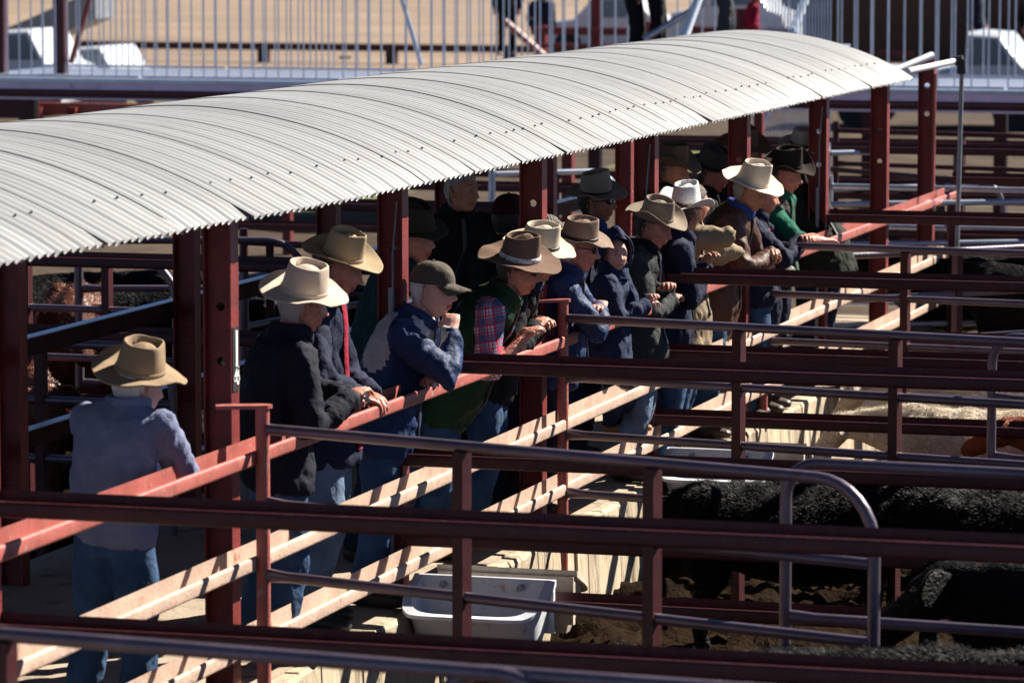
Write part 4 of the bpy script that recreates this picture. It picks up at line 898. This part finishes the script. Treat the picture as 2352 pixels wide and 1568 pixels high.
def cow(loc, hd, k, coat, label, head=(0, 0), tag=None, fur=0, group='cattle in the pens', lower=0.0, furl=.04, seed=1, name='cow'):
    """loc: point on the pen floor below the middle of the back; head=(turn, nod) degrees"""
    h = R(hd); F = Matrix.Rotation(h, 3, 'Z'); O = Vector(loc); t = thing(name, loc, label, 'cow', group)
    W = lambda p: O+F @ (Vector(p)*k)
    mb = MB(); sec = [(-.80,1.08,.06,.07), (-.77,1.07,.15,.16), (-.68,1.05,.22,.24), (-.5,1.02,.25,.29), (-.25,.98,.29,.33), (.05,.96,.31,.36), (.32,.98,.28,.36), (.52,1.03,.22,.33), (.66,1.07,.15,.27), (.78,1.10,.11,.21)]
    rs = []; n = 20
    for x, zc, hw, hh in sec:
        ring = []
        for j in range(n):
            a = 2*math.pi*j/n; c, s = math.cos(a), math.sin(a); yy = hw*c*(1-.22*max(0, s)**2); z = zc+hh*s*(1 if s < 0 else .86)+.02*math.exp(-(yy/.05)**2)*(s > 0)
            ring.append(W((x, yy, z)))
        rs.append(ring)
    mb.rings(rs)
    # hips and shoulders
    for s in (-1, 1):
        mb.ell(W((-.58, s*.15, 1.08)), Vector((.16,.10,.20))*k, F); mb.ell(W((.50, s*.14, .98)), Vector((.15,.10,.26))*k, F); mb.ell(W((-.56, s*.16, .86)), Vector((.17,.10,.26))*k, F)
        mb.tube([W((-.58, s*.16, .88)), W((-.50, s*.17, .66)), W((-.64, s*.16, .46)), W((-.60, s*.16, .20)), W((-.58, s*.16, .06))], [.13*k, .085*k, .050*k, .042*k, .05*k], 10)
        mb.tube([W((.50, s*.14, .85)), W((.50, s*.15, .62)), W((.49, s*.15, .42)), W((.50, s*.15, .20)), W((.52, s*.15, .06))], [.11*k, .07*k, .052*k, .042*k, .05*k], 10)
        for xx in (-.56, .54): mb.tube([W((xx, s*.155, .07)), W((xx+.02, s*.155, .0))], [.055*k, .062*k], 8)
    tu, nd = R(head[0]), R(head[1]); HMx = Matrix.Rotation(tu, 3, 'Z') @ Matrix.Rotation(nd, 3, 'Y')
    pol = Vector((.70, 0, 1.12)) + Matrix.Rotation(tu*.6, 3, 'Z') @ Matrix.Rotation(nd*.5, 3, 'Y') @ Vector((.38, 0, .10))
    mb.tube([W((.45, 0, 1.05)), W((.66, 0, 1.10)), W(pol*.5+Vector((.66, 0, 1.10))*.5), W(pol)], [(.26*k, .18*k), (.22*k, .14*k), (.17*k, .11*k), (.12*k, .10*k)], 14, side=(0, 0, 1))
    HD = lambda p: W(pol+HMx @ Vector(p))
    mb.tube([HD((-.05, 0, .0)), HD((.04, 0, .01)), HD((.14, 0, -.03)), HD((.27, 0, -.09)), HD((.38, 0, -.14)), HD((.44, 0, -.17))], [(.10*k, .11*k), (.115*k, .125*k), (.11*k, .11*k), (.085*k, .078*k), (.075*k, .078*k), (.05*k, .055*k)], 14, side=F @ HMx @ Vector((0, 0, 1)))
    mb.tube([W((-.76, 0, 1.22)), W((-.84, 0, 1.12)), W((-.86, 0, .8)), W((-.85, .01, .5))], [.04*k, .035*k, .022*k, .02*k], 8); mb.ell(W((-.85, .01, .42)), Vector((.04,.04,.11))*k)
    sd = seed
    body = remesh(mb, .022*k, 2, lambda v, n_: .010*noise.noise(v*9+Vector((sd, 0, 0)))+.006*noise.noise(v*24))
    body.build('body', COAT[coat], t, smooth='all')
    for s in (-1, 1):
        e = MB(); c = HD((-.01, s*.155, .015)); EM = F @ HMx @ Matrix.Rotation(R(-22*s), 3, 'X') @ Matrix.Rotation(R(-20*s), 3, 'Z')
        rs = []
        for q, w_ in ((-.085, .022), (-.05, .055), (0, .082), (.06, .074), (.11, .042), (.135, .010)):
            rs.append([c+EM @ (Vector((.016*math.sin(a_)*(.7 if math.sin(a_) > 0 else .2)-.01, s*q, w_*math.cos(a_)))*k) for a_ in [2*math.pi*j/12 for j in range(12)]])
        e.rings(rs); eo = e.build('ear', COAT[coat], t, smooth='all'); rm = MB(); rm.tube([c+EM @ (Vector((.006, s*q, w_))*k) for q, w_ in ((-.06, .05), (0, .082), (.06, .074), (.11, .042), (.135, 0), (.11, -.042), (.06, -.074), (0, -.082), (-.06, -.05))], .007*k, 6); rm.build('ear_rim', FURM[coat], eo, smooth=True)
        if tag and tag[0] == s:
            g = MB(); cc = c+EM @ (Vector((.016, s*.02, -.01))*k); g.tube([cc, cc+EM @ Vector((.006, 0, 0))], tag[2], 14); g.build('ear_tag', TAG[tag[1]], eo)
        e = MB(); e.ell(HD((.14, s*.098, .02)), Vector((.022,.012,.02))*k, F @ HMx); e.build('eye', IRIS, t, smooth='all')
    if fur:
        fm = MB(); rnd = random.Random(seed); me = body; N_ = len(me.f); vs = []; fs = []
        cand = [f for f in me.f]
        for _ in range(fur):
            f = cand[rnd.randrange(N_)]; a, b, c = me.v[f[0]], me.v[f[1]], me.v[f[2]]; nn = (b-a).cross(c-a)
            if nn.length < 1e-9: continue
            nn.normalize(); p = a+(b-a)*rnd.random()+(c-a)*rnd.random()
            if p.z < O.z+.55*k or nn.z < -.3: continue
            cl = Vector((noise.noise(p*11+Vector((sd, 0, 0))), noise.noise(p*11+Vector((0, 9, sd))), noise.noise(p*11+Vector((5, 0, 0)))))
            d = (nn*.55+F @ Vector((-.55, 0, -.15))+cl*.55+Vector((rnd.uniform(-.2,.2), rnd.uniform(-.2,.2), rnd.uniform(-.2,.2)))).normalized()
            L = furl*k*rnd.uniform(.6, 1.25); w_ = d.cross(nn)
            if w_.length < .1: w_ = d.cross(Vector((1, 0, 0)))
            w_ = w_.normalized()*.0014; i0 = len(vs); mid = p+d*L*.55+nn*.006*k
            vs += [p-w_, p+w_, mid+w_*.7, mid-w_*.7, p+d*L-Vector((0,0,L*.15))]; fs += [(i0, i0+1, i0+2, i0+3), (i0+3, i0+2, i0+4)]
        fm.add(vs, fs); fm.build('fur', FURM[coat], t)
    return t
def back(x, y, z): p = onZ(x, y, z); return Vector((p.x, p.y, FLOOR))
def kz(z): return (z-FLOOR)/1.27
cow(back(1830, 1112, .40), 12, kz(.40), 'black', 'black cow standing broadside in the pen behind the rounded gate, head turned to the right', (-10, 5), tag=(-1, 'white', .02), fur=42000, seed=2)
cow(back(2400, 1125, .50), 5, kz(.50), 'black', 'shaggy black cow cut by the right edge, rump beside the broadside black cow', (0, 10), fur=34000, seed=3)
cow(back(2770, 1380, .50), 186, kz(.60), 'black', 'black cow facing left with a pale round ear tag at the lower right', (-24, 14), tag=(1, 'blue', .021), fur=16000, seed=4)
cow(back(2500, 1270, .42), 8, kz(.46), 'black', 'black cow at the right edge below the shaggy one, between two rails', (0, 12), fur=20000, seed=21)
cow(back(1800, 1560, .52), 10, kz(.60), 'black', 'blurred black cow closest to the camera, its back along the bottom edge', (0, 10), fur=34000, seed=5)
cow(back(2380, 1560, .45), 185, kz(.50), 'black', 'blurred black cow at the bottom right corner with tan-edged ears', (5, 4), fur=9000, seed=6)
cow(back(2240, 945, .30), 186, kz(.30), 'cream', 'cream cow with lowered head facing left in the middle right pen', (-8, 26), tag=(1, 'orange', .014), fur=42000, seed=7)
cow(back(2260, 856, .32), 176, kz(.32), 'cream', 'cream cow behind the other cream one, with an orange ear tag', (-5, 30), tag=(-1, 'orange', .03), fur=16000, seed=8)
cow(back(2640, 985, .34), 172, kz(.34), 'red', 'glossy red-brown cow with its rump at the right edge', (0, 5), fur=14000, seed=9, furl=.02)
cow(back(2230, 592, .52), 176, kz(.52), 'black', 'black cow far right behind the third cross fence, head to the left', (8, 2), fur=9000, seed=10)
cow(back(2400, 622, .50), 160, kz(.50), 'black', 'black cow at the right edge beside the far black one', (0, 0), fur=6000, seed=11)
cow(back(2340, 790, .28), 184, kz(.28), 'red', 'orange-brown calf showing its back between the rails at the right', (0, 10), fur=4000, seed=12)
lg = 'cattle left of the walkway'
cow(back(175, 668, .66), -70, kz(.66), 'brown', 'brown cow facing the camera left of the walkway with a red ear tag', (10, 10), tag=(1, 'red', .03), fur=9000, seed=13, group=lg)
cow(back(330, 672, .62), -20, kz(.62), 'black', 'black cow with greyish back left of the walkway beside the brown one', (0, 10), fur=9000, seed=14, group=lg)
cow(back(30, 640, .6), 20, kz(.6), 'black', 'dark cow at the left edge behind the brown one', (0, 0), fur=6000, seed=15, group=lg)
cow(back(60, 850, .45), -60, kz(.45), 'brown', 'shaggy orange-brown calf at the left edge in front of the brown cow', (0, 10), fur=9000, seed=16, group=lg)
cow(back(610, 640, .62), -30, kz(.62), 'black', 'black cow seen between the red posts and the off-white hat', (0, 10), fur=6000, seed=17, group=lg)
# ---------------------------------------------------------------- people far behind
G2 = 'people in the background'
def far_person(x, y, Y, top, leg, label, hd=0, hat=None, hair='dark', yaw=None, k=1.0, RH=None, **kw):
    H = onY(x, y, Y); person('person', (x, y), z=H.z, hd=hd, yaw=hd if yaw is None else yaw, skin='a', hair=hair, hat=hat, top=top, leg=leg, label=label, group=G2, k=k, **kw)
def stand(x, yfoot, zg, top, leg, label, hd=0, hat=None, hair='dark', k=1.0, build=1.0):
    f = onZ(x, yfoot, zg); H = Vector((f.x, f.y, zg+1.62*k)); q = px(H)
    P = Vector((f.x, f.y, zg+.95*k)); pp = px(P)
    lt = Vector((-math.sin(R(hd)), math.cos(R(hd)), 0)); fw = Vector((math.cos(R(hd)), math.sin(R(hd)), 0))
    person('person', q, z=H.z, hip=pp, hd=hd, yaw=hd, skin='a', hair=hair, hat=hat, top=top, leg=leg, label=label, group=G2, k=k, build=build, feet=[Vector((f.x, f.y, zg))-lt*.12*k, Vector((f.x, f.y, zg))+lt*.13*k+fw*.1])
stand(1165, 128, .1, 'black', 'black', 'blurred person in black standing far off on the tan dirt', hd=-80, build=1.15)
stand(1248, 175, -.3, 'navy', 'jeans_pale', 'blurred person in a dark top and pale jeans in the drafting yard', hd=80, build=1.15)
stand(2245, 165, -.3, 'navy', 'black', 'blurred person in a white hat standing before the brown wall', hd=-30, hat=('white', 'bandd', 'aus', 0, 1))
stand(2372, 170, -.3, 'black', 'black', 'blurred person with a pale hat at the upper right edge', hd=-60, hat=('cream', 'bandd', 'aus', 0, 1))
stand(1735, 190, -.3, 'redshirt', 'navy', 'blurred person in red behind the stair handrails', hd=30)
sY = CY-1.2
for x, yf, tp, lg_, lb_, k_ in ((1452, 175, 'khaki', 'black', 'person in a beige coat and black trousers climbing the stairs, head out of frame', 1.0), (1500, 150, 'redshirt', 'black', 'person in a crimson top and black trousers on the stairs behind the beige coat', 1.0), (1655, 135, 'grey2', 'grey2', 'person in charcoal trousers stepping up at the top of the stairs', 1.0)):
    f = onY(x, yf, sY); stand(x, yf, f.z, tp, lg_, lb_, hd=20, build=1.15)
if 0:
    for l_ in LEN: print('LEN', l_)
